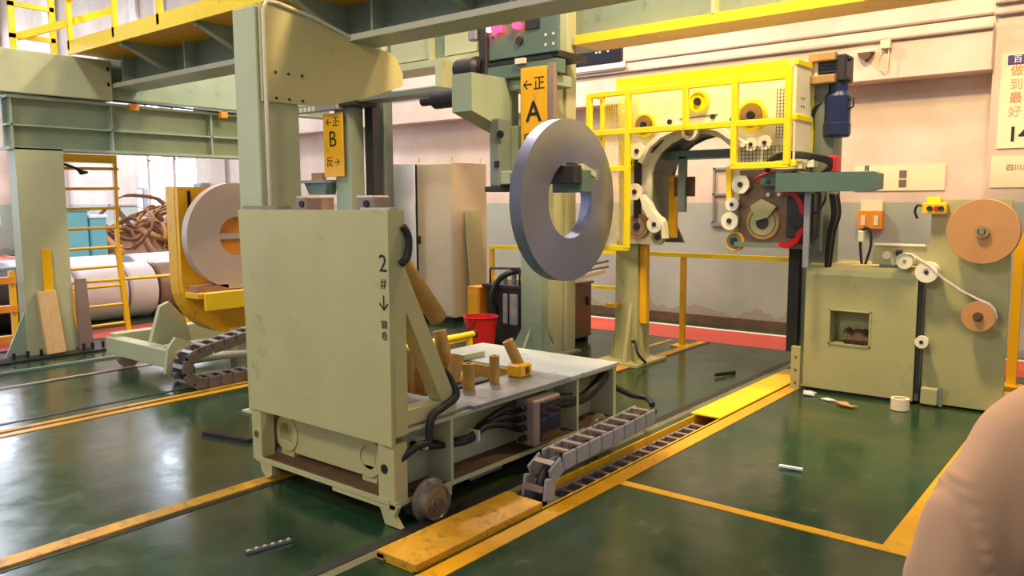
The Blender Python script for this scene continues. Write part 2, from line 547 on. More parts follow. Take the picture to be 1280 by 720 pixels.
# ================================================================== SETTING
# floor with the cable trench left open (x 2.5..8.0, y 2.62..2.84)
TX0, TX1, TY0, TY1 = 2.5, 8.0, 2.62, 2.84
def floor_mesh():
    m = MB()
    def quad(x0, x1, y0, y1):
        m._add([(x0,y0,0),(x1,y0,0),(x1,y1,0),(x0,y1,0)], [(0,1,2,3)])
    quad(-7, 10.5, -8, TY0); quad(-7, 10.5, TY1, 31)
    quad(-7, TX0, TY0, TY1); quad(TX1, 10.5, TY0, TY1)
    return m
struct(floor_mesh().build('floor', M['floor'], None, (0, 0, 0)))

t = MB()
t.box(TX0, TX1, TY0, TY1, -0.26, -0.24)
struct(t.build('trim_1', M['rust']))                                   # trench bottom
t = MB()
t.box(TX0, TX1, TY1 - 0.012, TY1, -0.24, 0.004); t.box(TX0, TX1, TY0, TY0 + 0.012, -0.24, 0.004)
t.box(TX0, TX0 + 0.012, TY0, TY1, -0.24, 0.004)
struct(t.build('trim_2', M['deep_yellow']))                            # trench side walls

def strip(name, x0, x1, y0, y1, material, z=0.004):
    return struct(MB().box(x0, x1, y0, y1, -0.002, z).build(name, material))
strip('trim_3', 1.0, 8.02, 2.49, 2.60, M['line_yellow'])               # painted edge on the near side of the trench
strip('trim_4', 2.5, 3.55, 2.84, 2.90, M['rail_yellow'], 0.03)
strip('trim_5', -1.0, 10.0, 2.965, 3.035, M['charcoal'], 0.003)        # flush rail under the near wheels
strip('trim_6', -1.0, 9.0, 2.90, 2.96, M['concrete'], 0.002)
strip('trim_7', -3.0, 2.95, 4.21, 4.32, M['rail_yellow'], 0.012)       # far rail of the near lane
strip('trim_8', 2.95, 9.0, 4.21, 4.32, M['rail_yellow'], 0.008)
strip('trim_9', -3.0, 9.0, 4.17, 4.205, M['charcoal'], 0.003)
strip('trim_11', -3.0, 9.0, 6.64, 6.72, M['line_yellow'], 0.006)
strip('trim_12', -3.0, 9.0, 6.725, 6.76, M['charcoal'], 0.003)
strip('trim_13', -3.0, 9.0, 6.765, 6.83, M['rail_yellow'], 0.010)
strip('trim_14', -3.0, 9.0, 7.02, 7.06, M['charcoal'], 0.004)
strip('trim_15', -3.0, 9.0, 8.36, 8.42, M['charcoal'], 0.004)
strip('trim_16', -3.0, 9.0, 8.43, 8.47, M['tan_ink'], 0.003)
strip('trim_17', -3.0, 9.0, 9.08, 9.16, M['greygreen'], 0.02)
strip('trim_18', 4.12, 4.19, 0.981, 2.489, M['line_yellow'])             # thin line across the lane
strip('trim_19', 4.12, 8.3, 0.83, 0.98, M['line_yellow'])              # broad line towards the camera
strip('trim_20', 9.05, 9.95, -6, 30, M['red_floor'], 0.004)            # red walkway
strip('trim_21', 9.97, 10.06, -6, 30, M['white_line'], 0.004)
strip('trim_22', 1.0, 9.04, 10.55, 11.3, M['red_floor'], 0.004)
strip('trim_23', 6.6, 7.35, 4.3, 4.5, M['line_yellow'], 0.006)
strip('trim_24', 6.6, 8.9, 4.62, 4.68, M['line_yellow'], 0.005)

# trench covers
def cover(x0, x1, label):
    o = MB().box(x0, x1, TY0 - 0.01, TY1 + 0.03, 0.005, 0.02, 0.003).build('trench_cover', M['yellow'])
    tag(o, label, 'cover plate', 'yellow cover plates over the cable trench')
cover(5.86, 6.95, 'longer yellow steel cover plate where the open cable trench ends')
cover(6.96, 7.24, 'short yellow cover plate beside the foot of the green cabinet')
cover(7.25, 8.0, 'yellow trench cover plate farthest along, under the strapping machine')
o = MB().box(2.5, 3.5, TY0 - 0.005, TY1 + 0.05, 0.005, 0.045, 0.004).build('trench_cover', M['rail_yellow'])
tag(o, 'scuffed yellow trench cover nearest the camera, in front of the cart wheel', 'cover plate', 'yellow cover plates over the cable trench')

# walls: the long wall on the right runs from near right to far left, with windows far down on the left
WX = 10.4
WINS = [(18.25, 19.3), (19.9, 20.62), (27.2, 27.8)]
m = MB()
ys = [-6.0]
for a, b in WINS: ys += [a, b]
ys.append(31.0)
for i in range(0, len(ys), 2):
    m.box(WX, WX + 0.3, ys[i], ys[i + 1], 0, 8.5)
for a, b in WINS:
    m.box(WX, WX + 0.3, a, b, 0, 1.5); m.box(WX, WX + 0.3, a, b, 6.4, 8.5)
struct(m.build('wall_right', M['wall'], None, (WX, 0, 0)))
for i, (a, b) in enumerate(WINS):
    f = MB()
    f.box(WX + 0.012, WX + 0.05, a, a + 0.06, 1.5, 6.4); f.box(WX + 0.012, WX + 0.05, b - 0.06, b, 1.5, 6.4)
    f.box(WX + 0.012, WX + 0.05, a, b, 1.5, 1.56); f.box(WX + 0.012, WX + 0.05, a, b, 6.34, 6.4); f.box(WX + 0.012, WX + 0.05, a, b, 2.8, 2.86)
    wo = struct(f.build('window_%d' % (i + 1), M['wall_white'], None, (WX, (a + b) / 2, 1.5)))
    MB().box(WX + 0.02, WX + 0.04, a + 0.02, b - 0.02, 1.52, 6.38).build('pane', M['window_glow'], wo)
CLER = [(6.6, 8.6), (9.4, 11.4)]
for i, (a, b) in enumerate(CLER):
    f = MB()
    for z in (4.9, 6.64): f.box(WX - 0.04, WX, a, b, z, z + 0.06)
    for y in (a, (a + b) / 2, b - 0.06): f.box(WX - 0.04, WX, y, y + 0.06, 4.9, 6.7)
    wo = struct(f.build('window_%d' % (i + 9), M['wall_white'], None, (WX, (a + b) / 2, 4.9)))
    MB().box(WX - 0.02, WX - 0.005, a + 0.02, b - 0.02, 4.92, 6.68).build('pane', M['window_glow'], wo)
# end wall far left with tall windows
m = MB()
EY = 30.0
m.box(-7, 10.4, EY, EY + 0.3, 0, 1.0); m.box(-7, 10.4, EY, EY + 0.3, 7.0, 8.5)
EW = [(-5.5, -2.5), (-1.0, 2.5), (4.0, 6.6), (7.6, 10.0)]
xs = [-7.0]
for a, b in EW: xs += [a, b]
xs.append(10.4)
for i in range(0, len(xs), 2):
    m.box(xs[i], xs[i + 1], EY, EY + 0.3, 1.0, 7.0)
struct(m.build('wall_back', M['wall'], None, (0, EY, 0)))
for i, (a, b) in enumerate(EW):
    f = MB()
    for z in (1.0, 3.0, 5.0, 6.94): f.box(a, b, EY + 0.10, EY + 0.16, z, z + 0.06)
    for x in (a, (a + b) / 2 - 0.03, b - 0.06): f.box(x, x + 0.06, EY + 0.10, EY + 0.16, 1.0, 7.0)
    wo = struct(f.build('window_%d' % (i + 4), M['wall_white'], None, ((a + b) / 2, EY, 1.0)))
    MB().box(a + 0.02, b - 0.02, EY + 0.12, EY + 0.14, 1.02, 6.98).build('pane', M['window_glow'], wo)
struct(MB().box(-7, 10.7, -8, 31, 8.5, 8.7).build('ceiling', M['ceiling'], None, (0, 0, 8.5)))
# pilasters and ledge of the right wall
struct(MB().box(10.16, WX, 0.1, 1.5, 0, 8.5).build('trim_25', M['wall'], None, (10.3, 0.8, 0)))
struct(MB().box(10.25, WX, 15.6, 16.0, 0, 8.5).build('trim_26', M['wall_white'], None, (10.2, 15.8, 0)))
struct(MB().box(10.33, WX, 19.35, 19.8, 0, 8.5).build('trim_27', M['wall_white'], None, (10.2, 19.5, 0)))
struct(MB().box(10.3, WX, 20.66, 21.0, 0, 8.5).build('trim_28', M['wall_white'], None, (10.2, 21, 0)))
struct(MB().box(10.2, WX, 25.6, 26.1, 0, 8.5).build('trim_29', M['wall_white'], None, (10.2, 25.8, 0)))
struct(MB().box(10.08, WX, 1.5, 15.6, 3.12, 3.62, 0.01).build('trim_30', M['wall'], None, (10.3, 8, 3.12)))
struct(MB().box(10.36, WX, -6, 30, 0, 0.12).build('baseboard_right', M['rust'], None, (10.38, 10, 0)))

# conduits and small fittings on the right wall
def conduit(y0, y1, z, r, label, x=10.06):
    o = MB().cyl((x, y0, z), (x, y1, z), r, n=10).build('wall_conduit', M['pink_metal'])
    tag(o, label, 'conduit', 'conduits along the wall ledge')
conduit(1.5, 15.5, 3.70, 0.022, 'upper pale pipe conduit running along the wall above the ledge')
conduit(1.5, 15.5, 3.56, 0.018, 'lower pale pipe conduit along the wall face of the ledge')
conduit(0.1, 1.5, 3.82, 0.020, 'short upper conduit crossing the pilaster at the right edge', 10.13)
conduit(0.1, 1.5, 3.70, 0.018, 'short lower conduit crossing the pilaster at the right edge', 10.13)
j = thing('junction_box', 'small cream junction box with looped wires under the wall conduits', 'junction box', (10.04, 2.56, 3.45))
MB().box(10.0, 10.08, 2.51, 2.62, 3.46, 3.56, 0.006).build('enclosure', M['pale_pipe'], j)
MB().tube([(10.03, 2.60, 3.46), (10.03, 2.64, 3.34), (10.03, 2.60, 3.22), (10.03, 2.54, 3.24), (10.03, 2.53, 3.46)], 0.006, 6).build('wire', M['pale_pipe'], j)
j = thing('wall_sensor', 'dark wedge shaped sensor on white wall below the conduits', 'sensor', (10.05, 2.78, 3.34))
MB().prism([(2.70, 3.44), (2.86, 3.44), (2.83, 3.38), (2.78, 3.34), (2.73, 3.38)], 'yz', 9.98, 10.08).build('housing', M['rust'], j)
MB().box(10.0, 10.08, 2.69, 2.88, 3.44, 3.46).build('bracket', M['pale_pipe'], j)

d = thing('display_board', 'dark rectangular display panel high on the wall beyond the gantry', 'display', (10.03, 6.5, 3.68))
MB().box(10.0, 10.07, 6.08, 6.95, 3.70, 4.08, 0.006).build('screen', M['dark_glass'], d)
MB().box(10.01, 10.08, 6.02, 7.02, 3.62, 3.70, 0.004).build('sill', M['wall_white'], d)
for y in (6.28, 6.42, 6.48): MB().box(9.998, 10.001, y, y + 0.03, 3.86, 3.88).build('painted_glint', M['white_ink'], d)  # white dots paint the light reflected in the dark screen

n = thing('leaflet_holder', 'orange leaflet holder with two slots on the pale wall', 'holder', (10.38, 2.75, 1.38))
MB().box(10.30, 10.40, 2.59, 2.87, 1.38, 1.60, 0.006).build('pocket', M['orange'], n)
MB().box(10.38, 10.40, 2.61, 2.86, 1.60, 1.72).build('backing', M['poster'], n)
for y in (2.63, 2.78): MB().box(10.29, 10.302, y, y + 0.05, 1.42, 1.54, 0.004).build('slot', M['poster'], n)

p = thing('wall_poster', 'long white paper notice with a small picture above the leaflet holder', 'notice', (10.39, 2.4, 1.83))
MB().box(10.385, 10.398, 1.95, 2.95, 1.84, 2.14).build('sheet', M['poster'], p)
MB().box(10.380, 10.386, 2.36, 2.44, 1.88, 1.97).build('picture', M['grey_ink'], p)
MB().box(10.380, 10.386, 2.36, 2.44, 1.99, 2.08).build('picture', M['grey_ink'], p)

q = thing('slogan_poster', 'cream poster with purple heading, slogan characters and number 14', 'poster', (10.15, 1.05, 2.28))
MB().box(10.145, 10.158, 0.62, 1.42, 2.28, 3.28).build('sheet', M['poster'], q)
MB().box(10.138, 10.146, 0.70, 1.36, 3.16, 3.26, 0.0035).build('heading_band', M['purple_ink'], q)
text('heading', '百日安全', 0.085, M['white_ink'], (10.136, 1.14, 3.21), '-x', q)
for k, (s, mk) in enumerate((('做', 'orange_ink'), ('到', 'tan_ink'), ('最', 'orange_ink'), ('好', 'tan_ink'))):
    text('slogan', s, 0.125, M[mk], (10.143, 1.27, 3.09 - 0.143 * k), '-x', q)
for k, s in enumerate(('一', '心', '真', '现')):
    text('slogan', s, 0.125, M['orange_ink'], (10.143, 1.07, 3.09 - 0.143 * k), '-x', q)
text('number', '14', 0.22, M['ink'], (10.143, 1.22, 2.42), '-x', q, bold=0.004)
q = thing('paper_notice', 'small white notice with a line of print under the slogan poster', 'notice', (10.15, 1.1, 1.85))
MB().box(10.148, 10.158, 0.66, 1.46, 1.86, 2.20).build('sheet', M['poster'], q)
text('print', '四川岛园', 0.075, M['grey_ink'], (10.146, 1.17, 2.07), '-x', q)

f = thing('wall_panel_frame', 'thin white framed opening on the wall seen through the strapping arch', 'frame', (10.38, 4.65, 1.4))
for (a, b, c, e) in ((4.50, 4.53, 1.42, 2.18), (4.78, 4.81, 1.42, 2.18), (4.50, 4.81, 2.15, 2.18), (4.50, 4.81, 1.80, 1.83), (4.48, 4.83, 1.38, 1.44)):
    MB().box(10.36, 10.40, a, b, c, e).build('frame_bar', M['grey'], f)

# ================================================================== OVERHEAD GANTRY
G = thing('overhead_gantry', 'big sage green gantry girder with yellow walkway spanning above the tracks', 'gantry', (5.1, 5, 3.05))
# near girder
MB().box(4.58, 4.94, -0.5, 9.95, 3.11, 3.155).build('bottom_flange', M['sage'], G)
lab(MB().box(4.572, 4.580, -0.5, 9.95, 3.11, 3.16).build('flange_edge', M['pale_pipe'], G), 'cream painted edge of the girder flange')
MB().box(4.74, 4.78, -0.5, 9.95, 3.155, 3.66).build('web', M['dark_sage'], G)
for y in (0.6, 2.2, 3.7, 5.2, 6.7, 8.2, 9.6):
    MB().box(4.60, 4.74, y, y + 0.025, 3.155, 3.50).build('stiffener', M['sage'], G)
    MB().prism([(4.16, 3.40), (4.22, 3.40), (4.74, 3.17), (4.74, 3.46), (4.16, 3.46)], 'xz', y + 0.5, y + 0.52).build('bracket', M['sage'], G)
    MB().bar((4.18, y + 0.51, 3.43), (4.72, y + 0.51, 3.18), 0.07, 0.02).build('bracket_flange', M['sage'], G)
lab(MB().box(4.14, 5.05, 1.0, 9.9, 3.46, 3.50).build('walkway_plate', M['deep_yellow'], G), 'yellow walkway plate')
lab(MB().box(4.12, 4.145, 1.0, 9.9, 3.44, 3.60).build('toe_board', M['yellow'], G), 'yellow toe board')
for y in (1.5, 3.0, 4.6, 6.2, 7.8, 8.75, 9.85):
    MB().box(4.12, 4.17, y, y + 0.05, 3.5, 4.55).build('railing_post', M['yellow'], G)
for z in (4.05, 4.52):
    MB().cyl((4.145, 1.5, z), (4.145, 9.9, z), 0.022, n=8).build('railing', M['yellow'], G)
# end carriage over the left side beam
MB().box(3.00, 4.56, 9.80, 10.1, 2.95, 3.42, 0.008).build('end_carriage', M['pale_green'], G)
MB().box(4.56, 7.9, 9.96, 10.15, 3.0, 3.5, 0.008).build('end_carriage', M['sage'], G)
for z in (3.3, 3.12): MB().box(4.50, 4.52, 9.78, 9.80, z, z + 0.04).build('bolt', M['ink'], G)
# cat ladder up from the end carriage
for x in (3.62, 4.05):
    MB().box(x, x + 0.06, 10.15, 10.2, 3.3, 4.9).build('ladder_stile', M['yellow'], G)
for z in (3.6, 3.95, 4.3, 4.65):
    MB().box(3.62, 4.1, 10.15, 10.19, z, z + 0.05).build('ladder_rung', M['yellow'], G)
MB().bar((3.7, 10.2, 3.62), (4.6, 9.7, 4.0), 0.05, 0.08).build('ladder_brace', M['yellow'], G)
# far girder
MB().box(7.60, 7.66, -0.5, 9.95, 3.55, 4.25).build('web', M['dark_sage'], G)
MB().box(7.50, 8.0, 5.15, 9.95, 3.46, 3.55).build('bottom_flange', M['pale_green'], G)
lab(MB().box(7.50, 8.0, -0.5, 5.15, 3.46, 3.56).build('bottom_flange', M['yellow'], G), 'yellow painted lower flange of the far girder')
for y in (2.0, 3.5, 5.6, 6.5, 7.4, 8.3):
    MB().box(7.50, 7.60, y, y + 0.04, 3.55, 4.25).build('stiffener', M['pale_green'], G)
for (a, b) in ((5.7, 6.4), (6.65, 7.2), (7.5, 8.2)):
    MB().box(7.56, 7.60, a, b, 3.58, 4.2, 0.004).build('cover_panel', M['pale_green'], G)

# side beam frame on the left
S = thing('side_frame', 'sage green portal leg and side beam standing on the left of the hall', 'frame', (3.7, 10.0, 0))
LY = 10.0
MB().box(3.50, 3.94, 9.86, 10.14, 0.02, 2.36, 0.006).build('leg', M['pale_green'], S)
MB().box(3.47, 3.97, 9.84, 9.87, 0.02, 2.36).build('leg_flange', M['pale_green'], S)
MB().prism([(3.28, 0.02), (3.52, 0.02), (3.52, 0.55)], 'xz', 9.98, 10.01).build('leg_gusset', M['sage'], S)
MB().prism([(3.92, 0.02), (4.16, 0.02), (3.92, 0.5)], 'xz', 9.98, 10.01).build('leg_gusset', M['sage'], S)
MB().box(3.10, 4.40, 9.62, 10.35, 0.005, 0.025).build('base_plate', M['charcoal'], S)
for x in (3.28, 3.42, 3.56, 4.02, 4.12, 4.24): MB().cyl((x, 9.74, 0.02), (x, 9.74, 0.10), 0.018, n=8).build('anchor_bolt', M['ink'], S)
MB().box(6.52, 6.92, 9.86, 10.14, 0.02, 2.36, 0.006).build('leg', M['pale_green'], S)
MB().box(3.42, 6.95, 9.98, 10.02, 2.36, 2.92).build('web', M['sage'], S)
for z in (2.34, 2.90): MB().box(3.42, 6.95, 9.84, 10.16, z, z + 0.03).build('beam_flange', M['sage'], S)
MB().box(3.42, 6.95, 9.86, 9.98, 2.60, 2.62).build('mid_rib', M['sage'], S)
for x in (3.46, 4.55, 5.85, 6.9): MB().box(x, x + 0.02, 9.86, 9.98, 2.37, 2.90).build('stiffener', M['sage'], S)
for x in (4.75, 5.95): MB().box(x, x + 0.10, 9.76, 9.84, 2.86, 2.94, 0.004).build('rail_clip', M['orange'], S)
lab(MB().tube([(3.45, 9.82, 2.98), (3.9, 9.82, 2.95), (4.5, 9.82, 2.96), (5.2, 9.82, 2.95), (6.0, 9.82, 2.94), (6.5, 9.82, 2.95)], 0.014, 6).build('cable', M['black'], S), 'black cable lying along the beam')

# supporting column with the curved gusset
K = thing('gusset_column', 'pale green column with large curved gusset plate behind the tall cart plate', 'column', (3.87, 5.66, 0))
MB().box(3.68, 4.06, 5.51, 5.82, 0.02, 3.26, 0.008).build('shaft', M['pale_green'], K)
MB().prism([(3.70, 2.53), (4.06, 2.53), (4.35, 2.55), (4.75, 2.65), (5.18, 2.79), (5.19, 2.90), (5.12, 3.03), (5.02, 3.08), (4.58, 3.10), (4.56, 3.13), (4.2, 3.22), (3.85, 3.27), (3.70, 3.27)], 'xz', 5.47, 5.50).build('gusset_plate', M['cart_green'], K)
MB().box(3.64, 4.10, 5.49, 5.86, 0.003, 0.02).build('base_plate', M['pale_green'], K)
lab(MB().poly_tube([(3.72, 5.46, 0.5), (3.72, 5.46, 2.0), (3.72, 5.46, 3.22), (3.76, 5.46, 3.29), (3.86, 5.46, 3.29), (4.2, 5.46, 3.235), (4.56, 5.46, 3.145), (4.60, 5.46, 3.13)], 0.016, 8).build('pipe', M['pale_pipe'], K), 'cream pipe following the gusset edge')
for x in (3.82, 3.94, 4.07):
    for z in (2.76, 2.56): MB().cyl((x, 5.462, z), (x, 5.47, z), 0.011, n=8).build('bolt', M['ink'], K)

# mast A : lifts the coil in front of it
A = thing('coil_lift_mast', 'sage green lifting mast with yellow A sign holding the steel ring coil', 'mast', (7.2, 5.45, 0))
MB().box(7.08, 7.38, 5.31, 5.60, 0.03, 3.25, 0.008).build('column', M['sage'], A)
MB().box(7.22, 7.40, 5.24, 5.31, 0.03, 3.05).build('guide_rail', M['pale_green'], A)
for (a, b) in ((5.60, 5.78), (5.31, 5.13)):
    MB().prism([(a, 0.03), (b, 0.03), (a, 0.32)], 'yz', 7.12, 7.15).build('gusset', M['sage'], A)
MB().prism([(7.08, 0.03), (6.90, 0.03), (7.08, 0.32)], 'xz', 5.44, 5.47).build('gusset', M['sage'], A)
MB().prism([(7.38, 0.03), (7.58, 0.03), (7.38, 0.32)], 'xz', 5.32, 5.35).build('gusset', M['sage'], A)
MB().box(6.88, 7.58, 5.1, 5.63, 0.003, 0.03).build('base_plate', M['sage'], A)
MB().box(7.42, 7.60, 5.20, 5.42, 0.03, 4.1, 0.006).build('rear_column', M['pale_green'], A)
MB().prism([(6.30, 3.07), (6.30, 2.68), (7.08, 2.45), (7.08, 3.07)], 'xz', 5.62, 5.90).build('bracket_arm', M['sage'], A)
# head of the mast: trolley, motor, lamps
MB().box(6.86, 6.90, 4.92, 5.92, 3.28, 3.66, 0.006).build('trolley_plate', M['teal'], A)
for y in (4.98, 5.08):
    for z in (3.36, 3.46): MB().cyl((6.855, y, z), (6.86, y, z), 0.016, n=8).build('bolt', M['pale_pipe'], A)
for y in (5.8, 5.87): MB().cyl((6.855, y, 3.52), (6.86, y, 3.52), 0.014, n=8).build('bolt', M['ink'], A)
MB().box(6.90, 7.45, 4.95, 5.92, 3.24, 3.30).build('trolley_base', M['charcoal'], A)
MB().box(6.84, 7.0, 4.92, 5.95, 3.06, 3.21, 0.01).build('slide_beam', M['teal'], A)
MB().box(6.92, 7.2, 4.98, 5.85, 2.94, 3.06, 0.01).build('slide_beam', M['sage'], A)
MB().box(6.84, 6.88, 5.0, 5.9, 3.21, 3.25).build('gear_rack', M['black'], A)
MB().box(6.80, 6.86, 5.32, 5.45, 3.19, 3.25, 0.004).build('rack_clamp', M['pale_pipe'], A)
MB().lathe((6.86, 6.32, 3.22), (0, -1, 0), [(0, 0.001), (0, 0.10), (0.02, 0.125), (0.30, 0.13), (0.34, 0.09), (0.40, 0.09)], 22).build('motor', M['dark_gear'], A)
MB().box(6.82, 6.94, 5.86, 5.98, 3.12, 3.75, 0.012).build('gearbox', M['charcoal'], A)
MB().box(6.80, 6.90, 6.0, 6.12, 3.52, 3.75, 0.01).build('terminal_box', M['grey'], A)
lab(MB().cyl((6.82, 5.66, 3.60), (6.82, 5.76, 3.60), 0.045, n=14).build('signal_lamp', M['led'], A), 'lit red signal lamp')
lab(MB().cyl((6.80, 5.76, 3.60), (6.80, 5.82, 3.60), 0.028, n=12).build('signal_lamp', M['led_core'], A), 'bright red lamp lens')
lab(MB().cyl((6.80, 5.44, 3.60), (6.86, 5.44, 3.60), 0.04, n=12).build('signal_lamp', M['led'], A), 'second red signal lamp')
MB().cyl((6.83, 5.42, 3.44), (6.86, 5.42, 3.44), 0.045, n=16).build('knob', M['charcoal'], A)
MB().box(6.84, 6.86, 5.16, 5.34, 3.54, 3.64).build('port', M['black'], A)
lab(MB().tube([(6.88, 5.95, 3.12), (6.9, 5.98, 2.98), (6.92, 5.90, 2.9), (6.93, 5.86, 2.72), (6.98, 5.75, 2.62)], 0.025, 8).build('hose', M['rust'], A), 'brown hose')
MB().cyl((6.95, 5.68, 2.60), (6.95, 5.68, 2.82), 0.025, n=10).build('rod', M['pale_pipe'], A)
MB().box(6.62, 6.84, 5.52, 5.66, 1.90, 2.62, 0.012).build('carriage', M['greygreen'], A)
MB().box(6.58, 6.90, 5.49, 5.70, 1.84, 1.90, 0.008).build('carriage_foot', M['charcoal'], A)
MB().box(6.84, 7.08, 5.40, 5.58, 1.9, 2.55, 0.01).build('carriage_link', M['sage'], A)
MB().cyl((6.60, 5.50, 2.45), (6.63, 5.50, 2.45), 0.04, n=14).build('knob', M['ink'], A)
MB().box(6.606, 6.62, 5.52, 5.58, 2.10, 2.17).build('switch', M['ink'], A)
# gripping arm into the eye of the coil
MB().box(6.64, 6.84, 5.40, 5.54, 1.92, 2.06, 0.008).build('arm', M['sage'], A)
MB().bar((6.72, 5.45, 1.99), (6.42, 4.18, 1.99), 0.12, 0.11).build('arm', M['greygreen'], A)
MB().box(6.20, 6.34, 4.16, 4.52, 1.82, 2.03, 0.008).build('gripper', M['teal'], A)
MB().box(6.08, 6.20, 4.18, 4.50, 1.90, 2.07, 0.006).build('gripper', M['charcoal'], A)
MB().bar((6.22, 4.2, 2.06), (6.45, 4.2, 1.98), 0.05, 0.05).build('gripper_link', M['pale_green'], A)
# sign A
lab(MB().box(6.80, 6.825, 5.02, 5.37, 2.24, 3.14, 0.004).build('sign_plate', M['deep_yellow'], A), 'yellow plate lettered A with arrows')
MB().box(6.80, 6.86, 4.93, 5.015, 2.16, 3.16, 0.006).build('sign_post', M['pink_metal'], A)
text('lettering', '←正', 0.155, M['ink'], (6.798, 5.195, 2.96), '-x', A)
text('lettering', 'A', 0.30, M['ink'], (6.798, 5.195, 2.67), '-x', A, bold=0.004)
text('lettering', '反→', 0.155, M['ink'], (6.798, 5.195, 2.38), '-x', A)

# mast B in the second lane
B = thing('coil_lift_mast', 'far lifting mast with yellow B sign rising above the cart plate', 'mast', (7.15, 8.6, 0))
MB().box(7.02, 7.26, 8.44, 8.76, 0.03, 3.4, 0.008).build('column', M['sage'], B)
MB().box(7.28, 7.42, 8.28, 8.44, 0.03, 3.05).build('chain_column', M['charcoal'], B)
MB().box(7.46, 7.62, 8.26, 8.40, 0.03, 3.44).build('rear_column', M['greygreen'], B)
MB().box(6.8, 7.7, 8.1, 9.0, 0.003, 0.03).build('base_plate', M['sage'], B)
lab(MB().box(6.94, 6.965, 8.50, 8.90, 2.08, 2.92, 0.004).build('sign_plate', M['deep_yellow'], B), 'yellow plate lettered B with arrows')
text('lettering', '←正', 0.15, M['ink'], (6.938, 8.70, 2.80), '-x', B)
text('lettering', 'B', 0.30, M['ink'], (6.938, 8.70, 2.57), '-x', B)
text('lettering', '反→', 0.15, M['ink'], (6.938, 8.70, 2.27), '-x', B)
MB().box(6.85, 7.0, 8.5, 9.5, 2.96, 3.05).build('gear_rack', M['grey'], B)
for k in range(6): MB().box(6.84, 6.85, 8.95 + 0.09 * k, 9.0 + 0.09 * k, 2.96, 3.02).build('rack_tooth', M['pale_pipe'], B)
MB().box(6.90, 7.3, 8.2, 8.95, 2.99, 3.15, 0.01).build('trolley', M['dark_gear'], B)
MB().lathe((7.0, 6.42, 2.95), (0, 1, 0), [(0, 0.001), (0, 0.09), (0.03, 0.11), (0.4, 0.11), (0.45, 0.06), (0.62, 0.06), (0.62, 0.001)], 20).build('motor', M['dark_gear'], B)
MB().box(6.97, 7.30, 6.75, 8.2, 3.04, 3.10).build('motor_bracket', M['greygreen'], B)
MB().box(7.2, 7.5, 6.9, 7.02, 3.1, 3.46).build('motor_bracket', M['pale_green'], B)
MB().box(6.85, 7.10, 8.80, 9.35, 2.00, 2.04).build('tray', M['grey'], B)
MB().prism([(8.80, 2.0), (9.30, 2.0), (9.20, 1.84), (8.85, 1.84)], 'yz', 6.9, 7.08).build('tray_body', M['teal'], B)
MB().box(6.95, 7.05, 8.85, 9.15, 1.62, 1.80).build('weight_block', M['kraft_dark'], B)
MB().box(6.95, 7.05, 9.0, 9.2, 2.04, 2.14).build('weight_block', M['kraft_dark'], B)

# ================================================================== COIL HELD BY MAST A
c = MB()
c.cyl((6.20, 4.30, 1.745), (6.20, 4.43, 1.745), 0.757, n=96, hole=0.355)
o = c.build('steel_coil', M['coil'], None, (6.20, 4.365, 1.745))
tag(o, 'large narrow ring coil of bright steel strip held up by mast A', 'steel coil')

# ================================================================== TRANSFER CART
K = thing('transfer_cart', 'pale green rail cart with tall upright plate, deck tubes and steel wheels', 'cart', (3.9, 3.75, 0))
X0, X1, Y0, Y1 = 2.80, 5.04, 3.08, 4.40
MB().prism([(3.075, 0.455), (4.375, 0.455), (4.43, 1.70), (3.065, 1.705)], 'yz', 2.785, 2.81).build('upright_plate', M['cart_green'], K)
MB().prism([(3.070, 0.455), (3.17, 0.455), (3.175, 1.703), (3.062, 1.703)], 'yz', 2.778, 2.786).build('edge_strip', M['cart_green'], K)
MB().box(2.81, 2.90, 3.07, 3.16, 0.5, 1.70).build('edge_post', M['cart_green'], K)
MB().box(2.81, 2.90, 4.33, 4.42, 0.5, 1.70).build('edge_post', M['cart_green'], K)
# front face of the chassis: posts, recessed panel, bosses, rusty sill
MB().box(2.80, 2.90, 3.08, 3.21, 0.12, 0.46, 0.004).build('corner_post', M['cart_green'], K)
MB().box(2.80, 2.90, 4.30, 4.40, 0.12, 0.46, 0.004).build('corner_post', M['cart_green'], K)
MB().box(2.80, 3.0, 3.21, 4.30, 0.12, 0.145).build('sill', M['rust'], K)
MB().box(2.795, 2.80, 3.12, 4.36, 0.118, 0.15).build('sill_edge', M['cart_green'], K)
MB().box(2.795, 2.80, 3.12, 3.60, 0.095, 0.12).build('sill_edge', M['cart_green'], K)
MB().box(2.98, 3.0, 3.21, 4.30, 0.145, 0.50).build('recess_back', M['cart_green'], K)
MB().box(2.93, 2.98, 3.38, 4.14, 0.17, 0.40, 0.006).build('recess_panel', M['cart_green'], K)
for y in (3.43, 4.21):
    MB().lathe((2.98, y, 0.29), (-1, 0, 0), [(0, 0.115), (0.06, 0.115), (0.06, 0.07), (0.0, 0.07)], 20).build('boss_ring', M['cart_green'], K)
    MB().prism([(y - 0.06, 0.145), (y + 0.06, 0.145), (y + 0.075, 0.24), (y - 0.075, 0.24)], 'yz', 2.93, 2.98).build('boss_foot', M['cart_green'], K)
MB().cyl((2.795, 3.155, 0.315), (2.80, 3.155, 0.315), 0.026, n=14).build('port_hole', M['ink'], K)
MB().cyl((2.795, 4.35, 0.29), (2.80, 4.35, 0.29), 0.022, n=14).build('port_hole', M['rust'], K)
